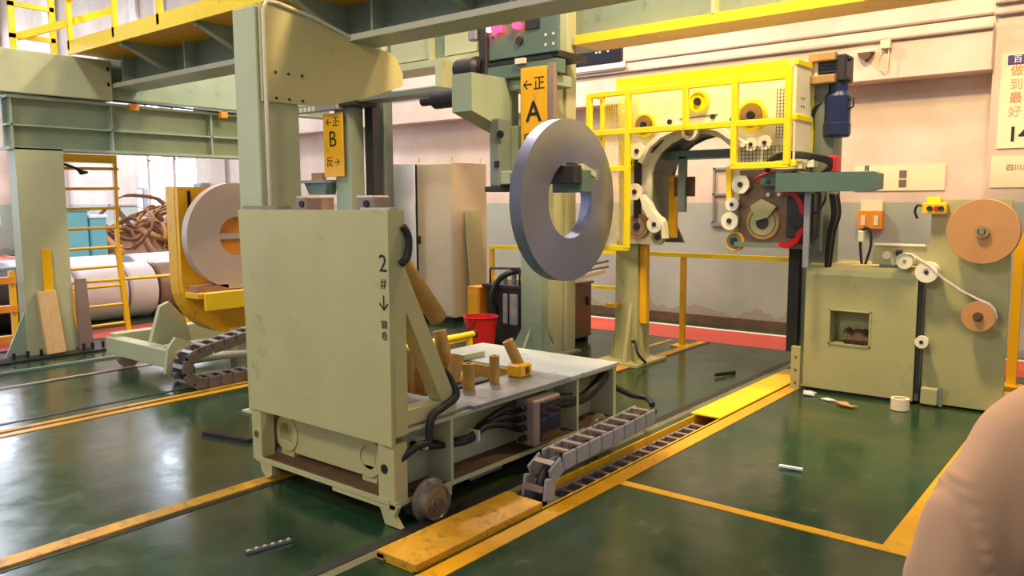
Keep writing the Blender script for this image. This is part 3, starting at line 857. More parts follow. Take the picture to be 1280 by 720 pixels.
# near long side: channel with posts
for (a, b) in ((3.24, 3.262), (4.52, 4.545), (5.0, 5.04)):
    MB().box(a, b, 3.08, 3.30, 0.12, 0.51).build('side_rib', M['pale_green'], K)
MB().box(2.90, 5.0, 3.28, 3.30, 0.12, 0.51).build('side_web', M['pale_green'], K)
MB().box(2.80, 5.04, 3.075, 3.30, 0.505, 0.525).build('side_flange', M['pale_green'], K)
MB().box(3.26, 5.04, 3.08, 3.29, 0.12, 0.14).build('side_sill', M['rust'], K)
MB().box(2.80, 3.26, 3.08, 3.29, 0.10, 0.125).build('side_sill', M['rust'], K)
MB().box(2.80, 5.04, 3.072, 3.08, 0.115, 0.142).build('sill_edge', M['pale_green'], K)
MB().box(3.05, 3.24, 3.072, 3.09, 0.06, 0.118, 0.004).build('axle_hanger', M['pale_green'], K)
MB().box(5.0, 5.04, 3.31, 4.40, 0.10, 0.51).build('end_plate', M['pale_green'], K)
MB().box(2.90, 5.0, 4.36, 4.40, 0.10, 0.51).build('far_web', M['pale_green'], K)
# deck with the open bay
for (a, b, c, d) in ((2.90, 3.42, 3.10, 4.40), (4.42, 5.05, 3.06, 4.41), (3.42, 4.42, 3.06, 3.46), (3.42, 4.42, 4.08, 4.40)):
    MB().box(a, b, c, d, 0.525, 0.545).build('deck_plate', M['deck'] if a < 4.4 else M['deck_pale'], K)
MB().box(3.42, 4.42, 3.46, 4.08, 0.34, 0.36).build('bay_floor', M['rust'], K)
MB().box(3.42, 4.42, 4.06, 4.08, 0.36, 0.53).build('bay_wall', M['mustard'], K)
MB().box(4.40, 4.42, 3.46, 4.08, 0.36, 0.53).build('bay_wall', M['mustard'], K)
MB().box(3.42, 4.42, 3.46, 3.48, 0.36, 0.53).build('bay_wall', M['rust'], K)
MB().box(3.62, 4.0, 3.42, 3.52, 0.545, 0.56).build('deck_strap', M['charcoal'], K)
MB().bar((3.5, 4.09, 0.57), (4.6, 4.02, 0.57), 0.05, 0.04).build('deck_rail', M['pale_green'], K)
# braces from the upright plate down to the deck
for y in (3.13, 4.32):
    MB().bar((2.86, y, 1.38), (3.24, y, 0.60), 0.10, 0.10, up=(1, 0, 0)).build('brace', M['cart_green'], K)
    MB().box(2.81, 3.29, y - 0.05, y + 0.05, 0.545, 0.625).build('brace_foot', M['cart_green'], K)
MB().bar((2.9, 3.3, 0.62), (3.35, 3.9, 0.62), 0.07, 0.05).build('cross_bar', M['mustard'], K)
MB().bar((2.86, 3.55, 0.585), (3.3, 4.3, 0.585), 0.06, 0.05).build('cross_bar', M['rust'], K)
# mustard tubes
def tube_part(p0, p1, r, name='roller_tube', mm='mustard'):
    o = MB().cyl(p0, p1, r, n=18, hole=r * 0.55).build(name, M[mm], K)
    return o
tube_part((3.20, 3.45, 1.42), (3.55, 3.47, 1.02), 0.058)                 # large tube leaning behind the plate
tube_part((3.72, 3.37, 0.545), (3.72, 3.37, 0.715), 0.040)
tube_part((3.94, 3.34, 0.545), (3.94, 3.34, 0.735), 0.034)
tube_part((4.25, 3.37, 0.60), (4.19, 3.43, 0.79), 0.040)
lab(MB().box(4.16, 4.30, 3.30, 3.42, 0.545, 0.635, 0.012).build('tube_socket', M['deep_yellow'], K), 'bright yellow socket block')
MB().box(4.22, 4.26, 3.297, 3.302, 0.565, 0.615, 0.0).build('socket_slot', M['rust'], K)
tube_part((3.72, 3.58, 0.38), (3.86, 3.59, 0.72), 0.046)
tube_part((3.90, 3.67, 0.40), (3.86, 3.76, 0.87), 0.046)
tube_part((3.60, 3.82, 0.36), (3.60, 3.82, 0.77), 0.045)
tube_part((3.75, 3.86, 0.36), (3.75, 3.86, 0.80), 0.042)
tube_part((3.70, 3.56, 0.50), (3.95, 3.60, 0.56), 0.05)
# roller brackets at the head of the plate
for (y, w, mm) in ((3.86, 0.10, 'pink_metal'), (3.30, 0.15, 'pink_metal')):
    MB().box(2.83, 2.95, y - w / 2, y + w / 2, 1.66, 1.78, 0.01).build('roller_bracket', M[mm], K)
    MB().cyl((2.82, y - 0.02, 1.735), (2.83, y - 0.02, 1.735), 0.02, n=12).build('bracket_bolt', M['ink'], K)
MB().box(2.80, 2.90, 4.05, 4.40, 1.705, 1.725).build('top_strip', M['pink_metal'], K)
MB().box(2.80, 2.86, 3.07, 3.30, 1.70, 1.715).build('top_strip', M['deck_pale'], K)
# black hoses
lab(MB().tube([(2.88, 3.06, 1.62), (2.91, 3.05, 1.56), (2.90, 3.05, 1.46), (2.86, 3.06, 1.42)], 0.02, 8).build('hose', M['black'], K), 'short black hose at the plate edge')
lab(MB().tube([(2.86, 3.10, 0.36), (2.95, 3.06, 0.42), (3.03, 3.05, 0.43), (3.04, 3.05, 0.50), (3.07, 3.05, 0.57), (3.16, 3.05, 0.60), (3.27, 3.06, 0.64), (3.27, 3.10, 0.72), (3.22, 3.12, 0.80)], 0.022, 8).build('hose', M['black'], K), 'black hose climbing over the deck edge')
for k in range(3):
    lab(MB().tube([(3.05, 3.14 + 0.03 * k, 0.38), (3.25, 3.14 + 0.03 * k, 0.34), (3.45, 3.13, 0.32 + 0.01 * k), (3.6, 3.13 + 0.02 * k, 0.37), (3.78, 3.13, 0.34 + 0.05 * k), (3.92, 3.13, 0.28 + 0.06 * k)], 0.021, 8).build('cable', M['black'], K), 'black cable bundle along the cart side')
for k in range(2):
    lab(MB().tube([(4.22, 3.12, 0.30 + 0.10 * k), (4.33, 3.13, 0.36 + 0.03 * k), (4.48, 3.12, 0.35 + 0.02 * k), (4.68, 3.13, 0.34), (4.85, 3.13, 0.40), (4.97, 3.14, 0.46)], 0.04, 8).build('cable', M['black'], K), 'thick black cable leaving the junction box')
lab(MB().tube([(5.05, 3.12, 0.36), (5.16, 3.02, 0.28), (5.22, 2.92, 0.26), (5.02, 2.76, 0.27)], 0.022, 8).build('cable', M['black'], K), 'black cable reaching the drag chain')
for (x, z) in ((3.06, 0.40), (3.5, 0.34), (4.5, 0.36)):
    MB().box(x - 0.008, x + 0.008, 3.09, 3.17, z - 0.03, z + 0.035).build('cable_tie', M['pale_pipe'], K)
MB().box(3.93, 4.22, 3.00, 3.16, 0.18, 0.48, 0.01).build('junction_box', M['pink_metal'], K)
MB().box(3.99, 4.20, 2.99, 3.00, 0.20, 0.46, 0.004).build('junction_lid', M['dark_glass'], K)
for k in range(4): MB().cyl((3.88, 3.08, 0.23 + 0.065 * k), (3.93, 3.08, 0.23 + 0.065 * k), 0.02, n=10).build('cable_gland', M['ink'], K)
# wheels
for (x, y) in ((3.02, 3.0), (4.72, 3.0), (3.02, 4.27), (4.72, 4.27)):
    w = MB().lathe((x, y - 0.03, 0.103), (0, 1, 0), [(0, 0.001), (0, 0.045), (0.012, 0.05), (0.012, 0.085), (0, 0.09), (0, 0.10), (0.055, 0.10), (0.06, 0.125), (0.08, 0.125), (0.08, 0.001)], 28).build('wheel', M['worn_steel'], K)
    MB().cyl((x, y - 0.045, 0.103), (x, y - 0.03, 0.103), 0.028, n=12).build('hub', M['rust'], w)
    MB().cyl((x, y + 0.04, 0.103), (x, y + 0.2, 0.103), 0.03, n=10).build('axle', M['charcoal'], w)
MB().box(2.92, 3.12, 3.07, 3.14, 0.03, 0.12, 0.004).build('axle_box', M['charcoal'], K)
MB().prism([(3.06, 0.12), (3.22, 0.12), (3.19, 0.07), (3.16, 0.005), (3.04, 0.005), (3.09, 0.06)], 'yz', 2.80, 2.83).build('rail_guard', M['cart_green'], K)
MB().prism([(4.20, 0.12), (4.33, 0.12), (4.31, 0.06), (4.26, 0.02), (4.20, 0.05)], 'yz', 2.80, 2.83).build('rail_guard', M['cart_green'], K)
MB().box(3.2, 4.9, 3.5, 4.1, 0.05, 0.12).build('underframe', M['charcoal'], K)
MB().box(3.45, 3.75, 3.12, 3.2, 0.07, 0.12).build('underframe', M['greygreen'], K)
MB().bar((3.05, 4.42, 0.42), (3.15, 4.60, 0.13), 0.05, 0.04).build('outrigger', M['pale_green'], K)
MB().box(3.02, 3.16, 4.40, 4.62, 0.10, 0.14).build('outrigger', M['rust'], K)
# numbers painted on the cart
for s, z, sz in (('2', 1.425, 0.13), ('#', 1.325, 0.075), ('↓', 1.215, 0.11), ('钢', 1.105, 0.05), ('卷', 1.045, 0.05)):
    text('painted_mark', s, sz, M['ink'], (2.776, 3.105, z), '-x', K, ext=0.0006)
text('painted_mark', '1#', 0.075, M['ink'], (4.86, 3.278, 0.435), '-y', K, ext=0.0006)

o = MB().bar((3.10, 5.50, 0.015), (3.2, 5.05, 0.015), 0.06, 0.03).build('steel_flat', M['charcoal'])
tag(o, 'dark steel flat bar lying on green floor left of the cart', 'steel bar')

# ---- cable carriers
def drag_chain(name, label, path, y, width, link_len, mat_side, cross):
    """path: (x, z) polyline; every link is a part that shares one mesh"""
    T = thing(name, label, 'cable chain', (path[0][0], y, 0))
    pts = [Vector((p[0], 0, p[1])) for p in path]
    seg = [(pts[i + 1] - pts[i]).length for i in range(len(pts) - 1)]
    total = sum(seg); n = int(total / link_len)
    def at(s):
        for i, L in enumerate(seg):
            if s <= L or i == len(seg) - 1: return pts[i].lerp(pts[i + 1], min(1, s / L))
            s -= L
    h = 0.055; w = width / 2; L = link_len * 0.96
    def mesh(name, m, material):
        me = bpy.data.meshes.new(name); m.bm.to_mesh(me); m.bm.free(); me.materials.append(material); return me
    side = [mesh('side_plate', MB().box(-L / 2, L / 2, yy, yy + 0.016, -h, h, 0.008), mat_side) for yy in (-w, w - 0.016)]
    bars = [mesh('cross_bar', MB().box(-0.018, 0.018, -w + 0.016, w - 0.016, z, z + 0.014), cross) for z in (-h, h - 0.014)]
    for k in range(n):
        a, b = at(k * link_len), at((k + 1) * link_len)
        mid = (a + b) / 2; d = b - a
        o = bpy.data.objects.new('link', side[0]); C.objects.link(o); o.parent = T
        o.location = (mid.x - T.location.x, 0, mid.z); o.rotation_euler = (0, math.atan2(-d.z, d.x), 0)
        for me in (side[1], bars[0], bars[1]):
            q = bpy.data.objects.new(me.name.split('.')[0], me); C.objects.link(q); q.parent = o
    # cables inside
    lab(MB().poly_tube([(p.x, y - 0.02, p.z) for p in pts], 0.03, 6).build('inner_cable', M['black'], T), 'black cables inside the chain')
    return T
bend = [(3.74 - 0.145 * math.sin(math.radians(a)), 0.055 - 0.145 * math.cos(math.radians(a))) for a in range(0, 181, 20)]
drag_chain('drag_chain', 'grey cable chain looping out of the trench beside the cart', [(5.80, -0.09)] + bend + [(4.1, 0.215), (4.5, 0.225), (4.95, 0.25)], 2.73, 0.17, 0.14, M['chain'], M['pink_metal'])
bend = [(3.85 - 0.15 * math.sin(math.radians(a)), 0.21 - 0.15 * math.cos(math.radians(a))) for a in range(0, 181, 20)]
drag_chain('drag_chain', 'dark cable chain bending up on the rails below the yellow coil cradle', [(5.6, 0.06)] + bend + [(4.2, 0.42), (4.7, 0.50), (5.2, 0.50)], 6.93, 0.20, 0.13, M['chain_dark'], M['chain'])

# ================================================================== FAR LEFT COIL CRADLE
U = thing('coil_upender', 'yellow tilting coil cradle on a pale green base, left of the cart', 'upender', (4.6, 7.7, 0))
outline = [(4.06, 1.90), (4.06, 1.0)] + arc(4.62, 0.95, 0.56, 180, 360, 18)[1:] + [(5.18, 1.90)]
MB().prism(outline, 'xz', 7.50, 7.56).build('round_plate', M['deep_yellow'], U)
MB().ribbon([(4.07, 1.90), (4.07, 1.0)] + [(4.62 + 0.55 * math.cos(math.radians(a)), 0.95 + 0.55 * math.sin(math.radians(a))) for a in range(180, 361, 12)] + [(5.17, 1.9)], 'xz', 7.56, 7.72, 0.03).build('rim_flange', M['deep_yellow'], U)
MB().box(4.08, 5.16, 7.25, 7.50, 0.80, 0.86, 0.006).build('shelf', M['deep_yellow'], U)
MB().box(4.14, 5.16, 7.21, 7.25, 0.68, 0.86, 0.006).build('shelf_front', M['yellow'], U)
MB().box(4.16, 4.19, 7.49, 7.50, 1.66, 1.86).build('side_slot', M['ink'], U)
MB().box(4.08, 4.2, 7.41, 7.50, 1.50, 1.60, 0.006).build('clamp_block', M['pink_metal'], U)
MB().box(4.10, 4.45, 7.30, 7.48, 0.82, 0.92).build('support_pad', M['kraft_dark'], U)
MB().box(3.80, 5.6, 7.30, 7.42, 0.16, 0.38, 0.008).build('base_beam', M['pale_green'], U)
MB().box(3.80, 5.6, 8.45, 8.57, 0.16, 0.38, 0.008).build('base_beam', M['pale_green'], U)
MB().box(3.76, 3.90, 7.30, 8.57, 0.16, 0.34, 0.008).build('base_beam', M['pale_green'], U)
MB().prism([(3.85, 0.30), (4.30, 0.30), (4.24, 0.55), (4.08, 0.74), (3.98, 0.70)], 'xz', 7.80, 7.86).build('bearing_bracket', M['pale_green'], U)
MB().prism([(4.9, 0.30), (5.35, 0.30), (5.24, 0.55), (5.15, 0.70), (5.0, 0.70)], 'xz', 7.80, 7.86).build('bearing_bracket', M['pale_green'], U)
MB().prism([(3.72, 0.12), (3.94, 0.12), (4.0, 0.4), (3.84, 0.46), (3.76, 0.36)], 'xz', 7.26, 7.30).build('end_bracket', M['pale_green'], U)
MB().cyl((3.86, 7.22, 0.26), (4.75, 7.22, 0.18), 0.045, n=16).build('hydraulic_cylinder', M['pale_pipe'], U)
MB().cyl((3.82, 7.22, 0.265), (3.95, 7.22, 0.255), 0.065, n=16).build('cylinder_head', M['pale_green'], U)
MB().box(4.45, 4.75, 7.20, 7.34, 0.02, 0.46, 0.008).build('post', M['pale_green'], U)
for (x, y) in ((3.95, 7.36), (5.3, 7.36), (3.95, 8.5), (5.3, 8.5)):
    MB().cyl((x, y - 0.05, 0.10), (x, y + 0.05, 0.10), 0.10, n=20).build('wheel', M['worn_steel'], U)
o = MB().cyl((4.56, 7.30, 1.405), (4.56, 7.40, 1.405), 0.535, n=72, hole=0.19).build('wrapped_coil', M['coil_pink'], None, (4.56, 7.38, 1.405))
tag(o, 'pinkish wrapped coil standing upright on the yellow cradle shelf', 'coil')
sp = thing('coil_spider', 'wooden cross piece inside the eye of the wrapped coil', 'spacer', (4.56, 7.4, 1.25))
MB().box(4.37, 4.75, 7.31, 7.34, 1.375, 1.435).build('cross_bar', M['coil_pink'], sp)
MB().cyl((4.56, 7.36, 1.405), (4.56, 7.39, 1.405), 0.188, n=32).build('backing_disc', M['orange'], sp)

# ladder in front of the left bays
L = thing('yellow_ladder', 'yellow steel ladder standing on the floor right of the portal leg', 'ladder', (4.4, 10.25, 0))
MB().bar((4.22, 10.3, 0.0), (3.93, 10.3, 2.32), 0.05, 0.05, up=(0, 1, 0)).build('stile', M['deep_yellow'], L)
MB().bar((4.82, 10.3, 0.02), (4.74, 10.3, 1.2), 0.06, 0.05, up=(0, 1, 0)).build('stile', M['deep_yellow'], L)
MB().bar((4.74, 10.3, 1.2), (4.76, 10.3, 2.34), 0.04, 0.05, up=(0, 1, 0)).build('stile', M['deep_yellow'], L)
for k in range(9):
    z = 0.20 + 0.245 * k
    xa = 4.22 - 0.29 * z / 2.32
    MB().cyl((xa, 10.3, z), (4.80, 10.3, z + 0.01), 0.019, n=8).build('rung', M['deep_yellow'], L)
MB().box(3.95, 4.76, 10.27, 10.42, 2.24, 2.34).build('top_plate', M['deep_yellow'], L)
MB().cyl((4.82, 10.3, 0.0), (4.82, 10.3, 0.015), 0.11, n=18).build('foot_plate', M['deep_yellow'], L)
MB().cyl((3.9, 10.3, 0.77), (5.62, 10.3, 0.77), 0.022, n=8).build('side_rail', M['deep_yellow'], L)
MB().box(5.58, 5.63, 10.27, 10.32, 0, 0.80).build('rail_post', M['deep_yellow'], L)
wr = MB()
for k in range(5):
    wr.tube([(4.02, 10.28, 2.24), (4.2 + 0.03 * k, 10.27, 2.20 - 0.012 * k), (4.33, 10.28, 2.14 - 0.01 * k), (4.42, 10.28, 2.12)], 0.012, 6)
o = wr.build('cable_bundle', M['black']); tag(o, 'tangle of black cables hanging under the ladder top', 'cables')

tmb = MB().bar((3.55, 9.70, 0.04), (3.52, 9.80, 0.75), 0.20, 0.06, up=(0, 1, 0), bevel=0.004).build('timber_plank', M['wood'])
tag(tmb, 'raw timber plank leaning against the pale green portal leg', 'plank')
tmb.location.x += 0.15
tmb = MB().bar((3.62, 9.81, 0.75), (3.62, 9.82, 1.22), 0.10, 0.03, up=(0, 1, 0)).build('yellow_batten', M['deep_yellow'])
tag(tmb, 'short yellow batten fixed upright on the portal leg above the plank', 'batten')
tmb.location.x += 0.09
tmb.location.z = 0.75
wp = thing('wood_wedge', 'dark weathered board standing right of the timber plank', 'board', (4.08, 9.86, 0))
MB().prism([(4.0, 0.03), (4.16, 0.03), (4.12, 0.86), (4.0, 0.86)], 'xz', 9.80, 9.84).build('board', M['pink_metal'], wp)

R2 = thing('orange_rack', 'orange slatted rack at the left edge behind the portal leg', 'rack', (3.3, 10.6, 0))
for z in (0.10, 0.46, 0.80): MB().box(2.7, 3.62, 10.5, 10.6, z, z + 0.08).build('slat', M['orange'], R2)
for x in (2.72, 3.56): MB().box(x, x + 0.06, 10.52, 10.58, 0, 0.95).build('post', M['deep_yellow'], R2)

# white wrapped rolls on the floor
def roll(name, x0, x1, y, r, mk, label):
    T = thing(name, label, 'roll', ((x0 + x1) / 2, y, 0), 'wrapped rolls on the floor')
    MB().lathe((x0, y, r), (1, 0, 0), [(0, 0.12), (0, r * 0.94), (0.03, r), (x1 - x0 - 0.03, r), (x1 - x0, r * 0.94), (x1 - x0, 0.12)], 36).build('wrapping', M[mk], T)
    MB().cyl((x0 + 0.01, y, r), (x1 - 0.01, y, r), 0.125, n=20, hole=0.1).build('core', M['kraft_dark'], T)
    return T
rr = roll('wrapped_roll', 4.45, 4.85, 12.2, 0.40, 'paper_white', 'short white wrapped roll seen through the ladder, leftmost of the row')
rr = roll('wrapped_roll', 4.89, 5.56, 12.2, 0.42, 'paper_white', 'long white wrapped roll on the floor behind the ladder')
rr = roll('wrapped_roll', 5.60, 6.02, 12.2, 0.42, 'paper_white', 'white wrapped roll right of the ladder, beside the brown one')
rr = roll('wrapped_roll', 6.06, 6.60, 12.2, 0.42, 'wrap_brown', 'brown film wrapped roll beside the yellow cradle')
rr = roll('wrapped_roll', 4.5, 6.2, 13.6, 0.44, 'paper_white', 'white roll in the second row behind the ladder')
rr = roll('wrapped_roll', 6.4, 7.2, 13.6, 0.44, 'paper_white', 'white roll in the second row under the paper pile')
D = MB().cyl((3.75, 12.2, 0.44), (4.25, 12.2, 0.44), 0.44, n=36, hole=0.24).build('dark_coil', M['charcoal'])
tag(D, 'dark steel coil lying at the left edge behind the leg', 'steel coil')
D = MB().cyl((3.1, 12.3, 0.44), (3.65, 12.3, 0.44), 0.44, n=36, hole=0.24).build('dark_coil', M['paper_white'])
tag(D, 'pale coil at the far left edge beyond the orange rack', 'steel coil')

# waste pile of brown paper hoops
T = thing('paper_scrap_pile', 'tangled pile of brown paper strapping scrap beyond the white rolls', 'scrap pile', (7.3, 15.0, 0))
MB().box(6.55, 8.9, 14.6, 15.6, 0, 0.75).build('crate', M['grey'], T)
heap = MB(); hv = []; hf = []
for i in range(9):
    for j_ in range(5):
        hv.append((6.6 + 0.27 * i, 14.65 + 0.22 * j_, 0.74 + (0.55 * math.sin(PI * i / 8) ** 0.7 * math.sin(PI * j_ / 4) ** 0.7 + 0.10 * R.random()) * (0.0 if i in (0, 8) or j_ in (0, 4) else 1)))
for i in range(8):
    for j_ in range(4):
        hf.append((i*5+j_, (i+1)*5+j_, (i+1)*5+j_+1, i*5+j_+1))
heap._add(hv, hf).build('paper_heap', M['kraft_dark'], T)['kind'] = 'stuff'
for k in range(44):
    cx, cy, cz = 6.75 + 1.9 * R.random(), 14.75 + 0.7 * R.random(), 0.85 + 0.75 * R.random() * (1 - abs(k % 5 - 2) * 0.15)
    rad = 0.22 + 0.34 * R.random()
    rot = Matrix.Rotation(R.uniform(-1.2, 1.2), 4, 'Z') @ Matrix.Rotation(R.uniform(0.6, 1.6), 4, 'X')
    sweep = R.uniform(150, 330); a0 = R.uniform(0, 360)
    m = MB(); w = 0.05 + 0.03 * R.random()
    v = []; f = []
    N = 14
    for i in range(N + 1):
        a = math.radians(a0 + sweep * i / N)
        rr_ = rad * (1 + 0.12 * math.sin(3 * a + k))
        for (dr, dz) in ((0, -w), (0, w), (0.014, w), (0.014, -w)):
            p = rot @ Vector(((rr_ + dr) * math.cos(a), (rr_ + dr) * math.sin(a) * 0.8, dz + 0.05 * math.sin(2 * a)))
            v.append(p + Vector((cx, cy, max(cz, 0.8))))
    for i in range(N):
        for q in range(4):
            f.append((i*4+q, i*4+(q+1) % 4, (i+1)*4+(q+1) % 4, (i+1)*4+q))
    m._add(v, f, [True] * len(f)).build('paper_band', M['kraft_dark'] if k % 3 else M['kraft'], T)

# small things far behind the ladder
T = thing('cyan_crate', 'pale cyan plastic bin standing behind the ladder', 'bin', (5.9, 14.5, 0))
MB().box(5.75, 6.15, 14.4, 14.7, 0.0, 1.62, 0.02).build('body', M['cyan'], T); MB().box(5.72, 6.18, 14.37, 14.73, 1.60, 1.66, 0.01).build('lid', M['cyan'], T)
T = thing('cyan_crate', 'lower pale blue bin right of the cyan one behind the ladder', 'bin', (6.35, 14.5, 0))
MB().box(6.18, 6.46, 14.4, 14.7, 0.0, 1.50, 0.02).build('body', M['cyan'], T); MB().box(6.16, 6.48, 14.37, 14.73, 1.48, 1.54, 0.01).build('lid', M['cabinet_white'], T)
T = thing('kraft_carton', 'upright brown carton left of the cyan bin behind the ladder', 'carton', (5.5, 14.5, 0))
MB().box(5.42, 5.62, 14.4, 14.7, 0.0, 1.60, 0.006).build('body', M['kraft'], T); MB().box(5.515, 5.525, 14.395, 14.4, 0, 1.6).build('tape', M['kraft_dark'], T)
T = thing('control_cabinet', 'small white control cabinet left of the brown carton', 'cabinet', (5.3, 14.5, 0))
MB().box(5.18, 5.38, 14.4, 14.7, 0.0, 1.56, 0.006).build('body', M['cabinet_white'], T)
for z in (1.3, 1.4, 1.48): MB().box(5.30, 5.34, 14.392, 14.4, z, z + 0.03).build('button', M['ink'], T)
T = thing('wall_box', 'grey electrical box low on the pilaster between the bright windows', 'electrical box', (9.7, 19.5, 1.4))
MB().box(9.62, 9.75, 19.4, 19.7, 1.40, 2.1, 0.01).build('body', M['grey'], T)
MB().box(9.61, 9.62, 19.42, 19.68, 1.44, 2.06).build('door', M['cabinet_white'], T)
T = thing('wall_box', 'blue grey electrical box right of the first bright window', 'electrical box', (10.2, 17.8, 1.4))
MB().box(10.2, 10.4, 17.7, 18.1, 1.50, 2.2, 0.01).build('body', M['grey'], T)
MB().box(10.19, 10.2, 17.73, 18.07, 1.54, 2.16).build('door', M['teal'], T)
T = thing('down_pipe', 'thin grey pipe running down the pink wall left of the column', 'pipe', (10.36, 16.9, 1.5))
MB().cyl((10.36, 16.9, 0.1), (10.36, 16.9, 6), 0.03, n=8).build('pipe', M['grey'], T)

# ================================================================== MIDDLE GROUND
Q = thing('electrical_cabinet', 'tall tan electrical cabinet with open white door beyond the cart', 'cabinet', (8.6, 8.1, 0))
MB().box(8.26, 8.98, 7.74, 8.50, 0.08, 2.29, 0.006).build('body', M['cabinet_tan'], Q)
MB().box(8.30, 8.94, 7.78, 8.46, 0.0, 0.08).build('plinth', M['black'], Q)
MB().box(8.245, 8.262, 7.76, 8.44, 0.10, 2.27, 0.004).build('door', M['cabinet_tan'], Q)
dd = lab(MB().prism([(8.24, 8.50), (8.255, 8.52), (7.98, 8.78), (7.965, 8.76)], 'xy', 0.10, 2.28).build('door', M['cabinet_white'], Q), 'white door standing open')
MB().box(8.255, 8.27, 8.44, 8.49, 0.10, 2.27).build('door_gap', M['ink'], Q)
MB().box(8.21, 8.245, 8.38, 8.42, 1.12, 1.24, 0.006).build('handle', M['charcoal'], Q)
for (x, y) in ((8.3, 7.8), (8.9, 7.8), (8.3, 8.44)): MB().cyl((x, y, 2.29), (x, y, 2.36), 0.02, n=8).build('lifting_eye', M['cabinet_tan'], Q)
o = MB().prism([(8.50, 0.02), (8.80, 0.02), (8.80, 1.60), (8.46, 1.60)], 'xz', 7.60, 7.62).build('leaning_panel', M['machine_green'])
tag(o, 'pale green sheet panel leaning upright against the tan cabinet', 'panel')
o.rotation_euler = (math.radians(-3.2), 0, 0)

H = thing('hydraulic_unit', 'black hydraulic power unit standing left of mast A', 'power unit', (7.4, 6.0, 0))
MB().box(7.20, 7.72, 5.66, 6.22, 0.06, 0.74, 0.012).build('tank', M['charcoal'], H)
MB().box(7.16, 7.76, 5.64, 6.26, 0.72, 0.76, 0.006).build('lid', M['dark_gear'], H)
for (a, b) in ((5.72, 5.84), (5.88, 5.94)): MB().box(7.16, 7.20, a, b, 0.30, 0.66, 0.01).build('valve_block', M['chain'], H)
lab(MB().tube([(7.18, 6.06, 0.40), (7.14, 6.08, 0.62), (7.18, 5.98, 0.84), (7.3, 5.82, 0.92), (7.45, 5.75, 0.86)], 0.035, 10).build('hose', M['black'], H), 'thick black hose')
MB().poly_tube([(7.25, 6.20, 0.76), (7.25, 6.20, 0.94), (7.25, 5.75, 0.96), (7.25, 5.75, 0.76)], 0.014, 8).build('guard_hoop', M['charcoal'], H)
for y in (5.78, 5.92, 6.06): MB().cyl((7.36, y, 0.76), (7.36, y, 0.88), 0.03, n=10).build('fitting', M['steel'], H)
for x in (7.25, 7.66): MB().box(x, x + 0.05, 5.7, 6.2, 0.0, 0.06).build('foot', M['black'], H)
lab(MB().tube([(7.4, 5.8, 0.92), (7.5, 5.76, 0.98), (7.6, 5.66, 0.95)], 0.022, 8).build('hose', M['red'], H), 'red hose')
o = thing('warning_box', 'bright yellow box fixed on the left end of the black power unit', 'box', (7.25, 6.32, 0.4))
MB().box(7.12, 7.30, 6.27, 6.46, 0.34, 0.72, 0.008).build('body', M['orange'], o); MB().box(7.11, 7.12, 6.29, 6.44, 0.38, 0.68).build('cover', M['deep_yellow'], o)
bk = thing('red_bucket', 'red plastic bucket on the floor beside the black power unit', 'bucket', (6.78, 5.95, 0))
MB().lathe((6.78, 5.95, 0.0), (0, 0, 1), [(0, 0.001), (0, 0.15), (0.42, 0.19), (0.43, 0.205), (0.44, 0.205), (0.44, 0.18), (0.03, 0.14), (0.03, 0.001)], 28).build('shell', M['red'], bk)
MB().tube([(6.60, 5.87, 0.41), (6.56, 5.90, 0.34), (6.58, 5.98, 0.28), (6.62, 6.04, 0.34), (6.66, 6.10, 0.41)], 0.006, 6).build('handle', M['charcoal'], bk)
pb = MB().cyl((4.9, 5.62, 0.33), (6.28, 5.62, 0.33), 0.035, n=14).build('barrier_pipe', M['yellow'])
bt = thing('barrier_rail', 'low yellow pipe rail on short posts behind the cart deck', 'barrier', (5.6, 5.62, 0))
pb.name = 'pipe'; pb.parent = bt; pb.location = pb.location - bt.location
for x in (5.0, 6.2): MB().box(x, x + 0.05, 5.60, 5.65, 0, 0.33).build('post', M['yellow'], bt)
MB().cyl((6.28, 5.62, 0.33), (6.31, 5.62, 0.33), 0.045, n=14).build('end_cap', M['charcoal'], bt)

N = thing('brown_locker', 'brown steel locker with yellow edge standing right of mast A', 'locker', (8.0, 5.75, 0))
MB().box(7.62, 8.30, 5.44, 6.0, 0.06, 0.72, 0.006).build('body', M['brown_steel'], N)
MB().box(7.60, 8.33, 5.42, 6.02, 0.72, 0.75, 0.004).build('top', M['brown_steel'], N)
MB().box(8.18, 8.22, 5.41, 5.44, 0.46, 0.56, 0.004).build('handle', M['charcoal'], N)
for x in (7.66, 8.2): MB().box(x, x + 0.06, 5.46, 5.98, 0, 0.06).build('foot', M['black'], N)
lab(MB().box(7.595, 7.625, 5.40, 5.46, 0.0, 0.84).build('edge_post', M['deep_yellow'], N), 'yellow edge post')
tr = thing('tool_tray', 'pale tray with metal bars lying on the brown locker', 'tray', (8.1, 5.6, 0.75))
MB().bar((7.65, 5.42, 0.80), (8.42, 5.36, 0.86), 0.10, 0.04).build('board', M['poster'], tr)
for k in range(2): MB().bar((8.1, 5.42, 0.88 + 0.07 * k), (8.48, 5.32, 0.92 + 0.07 * k), 0.04, 0.03).build('bar', M['steel'], tr)

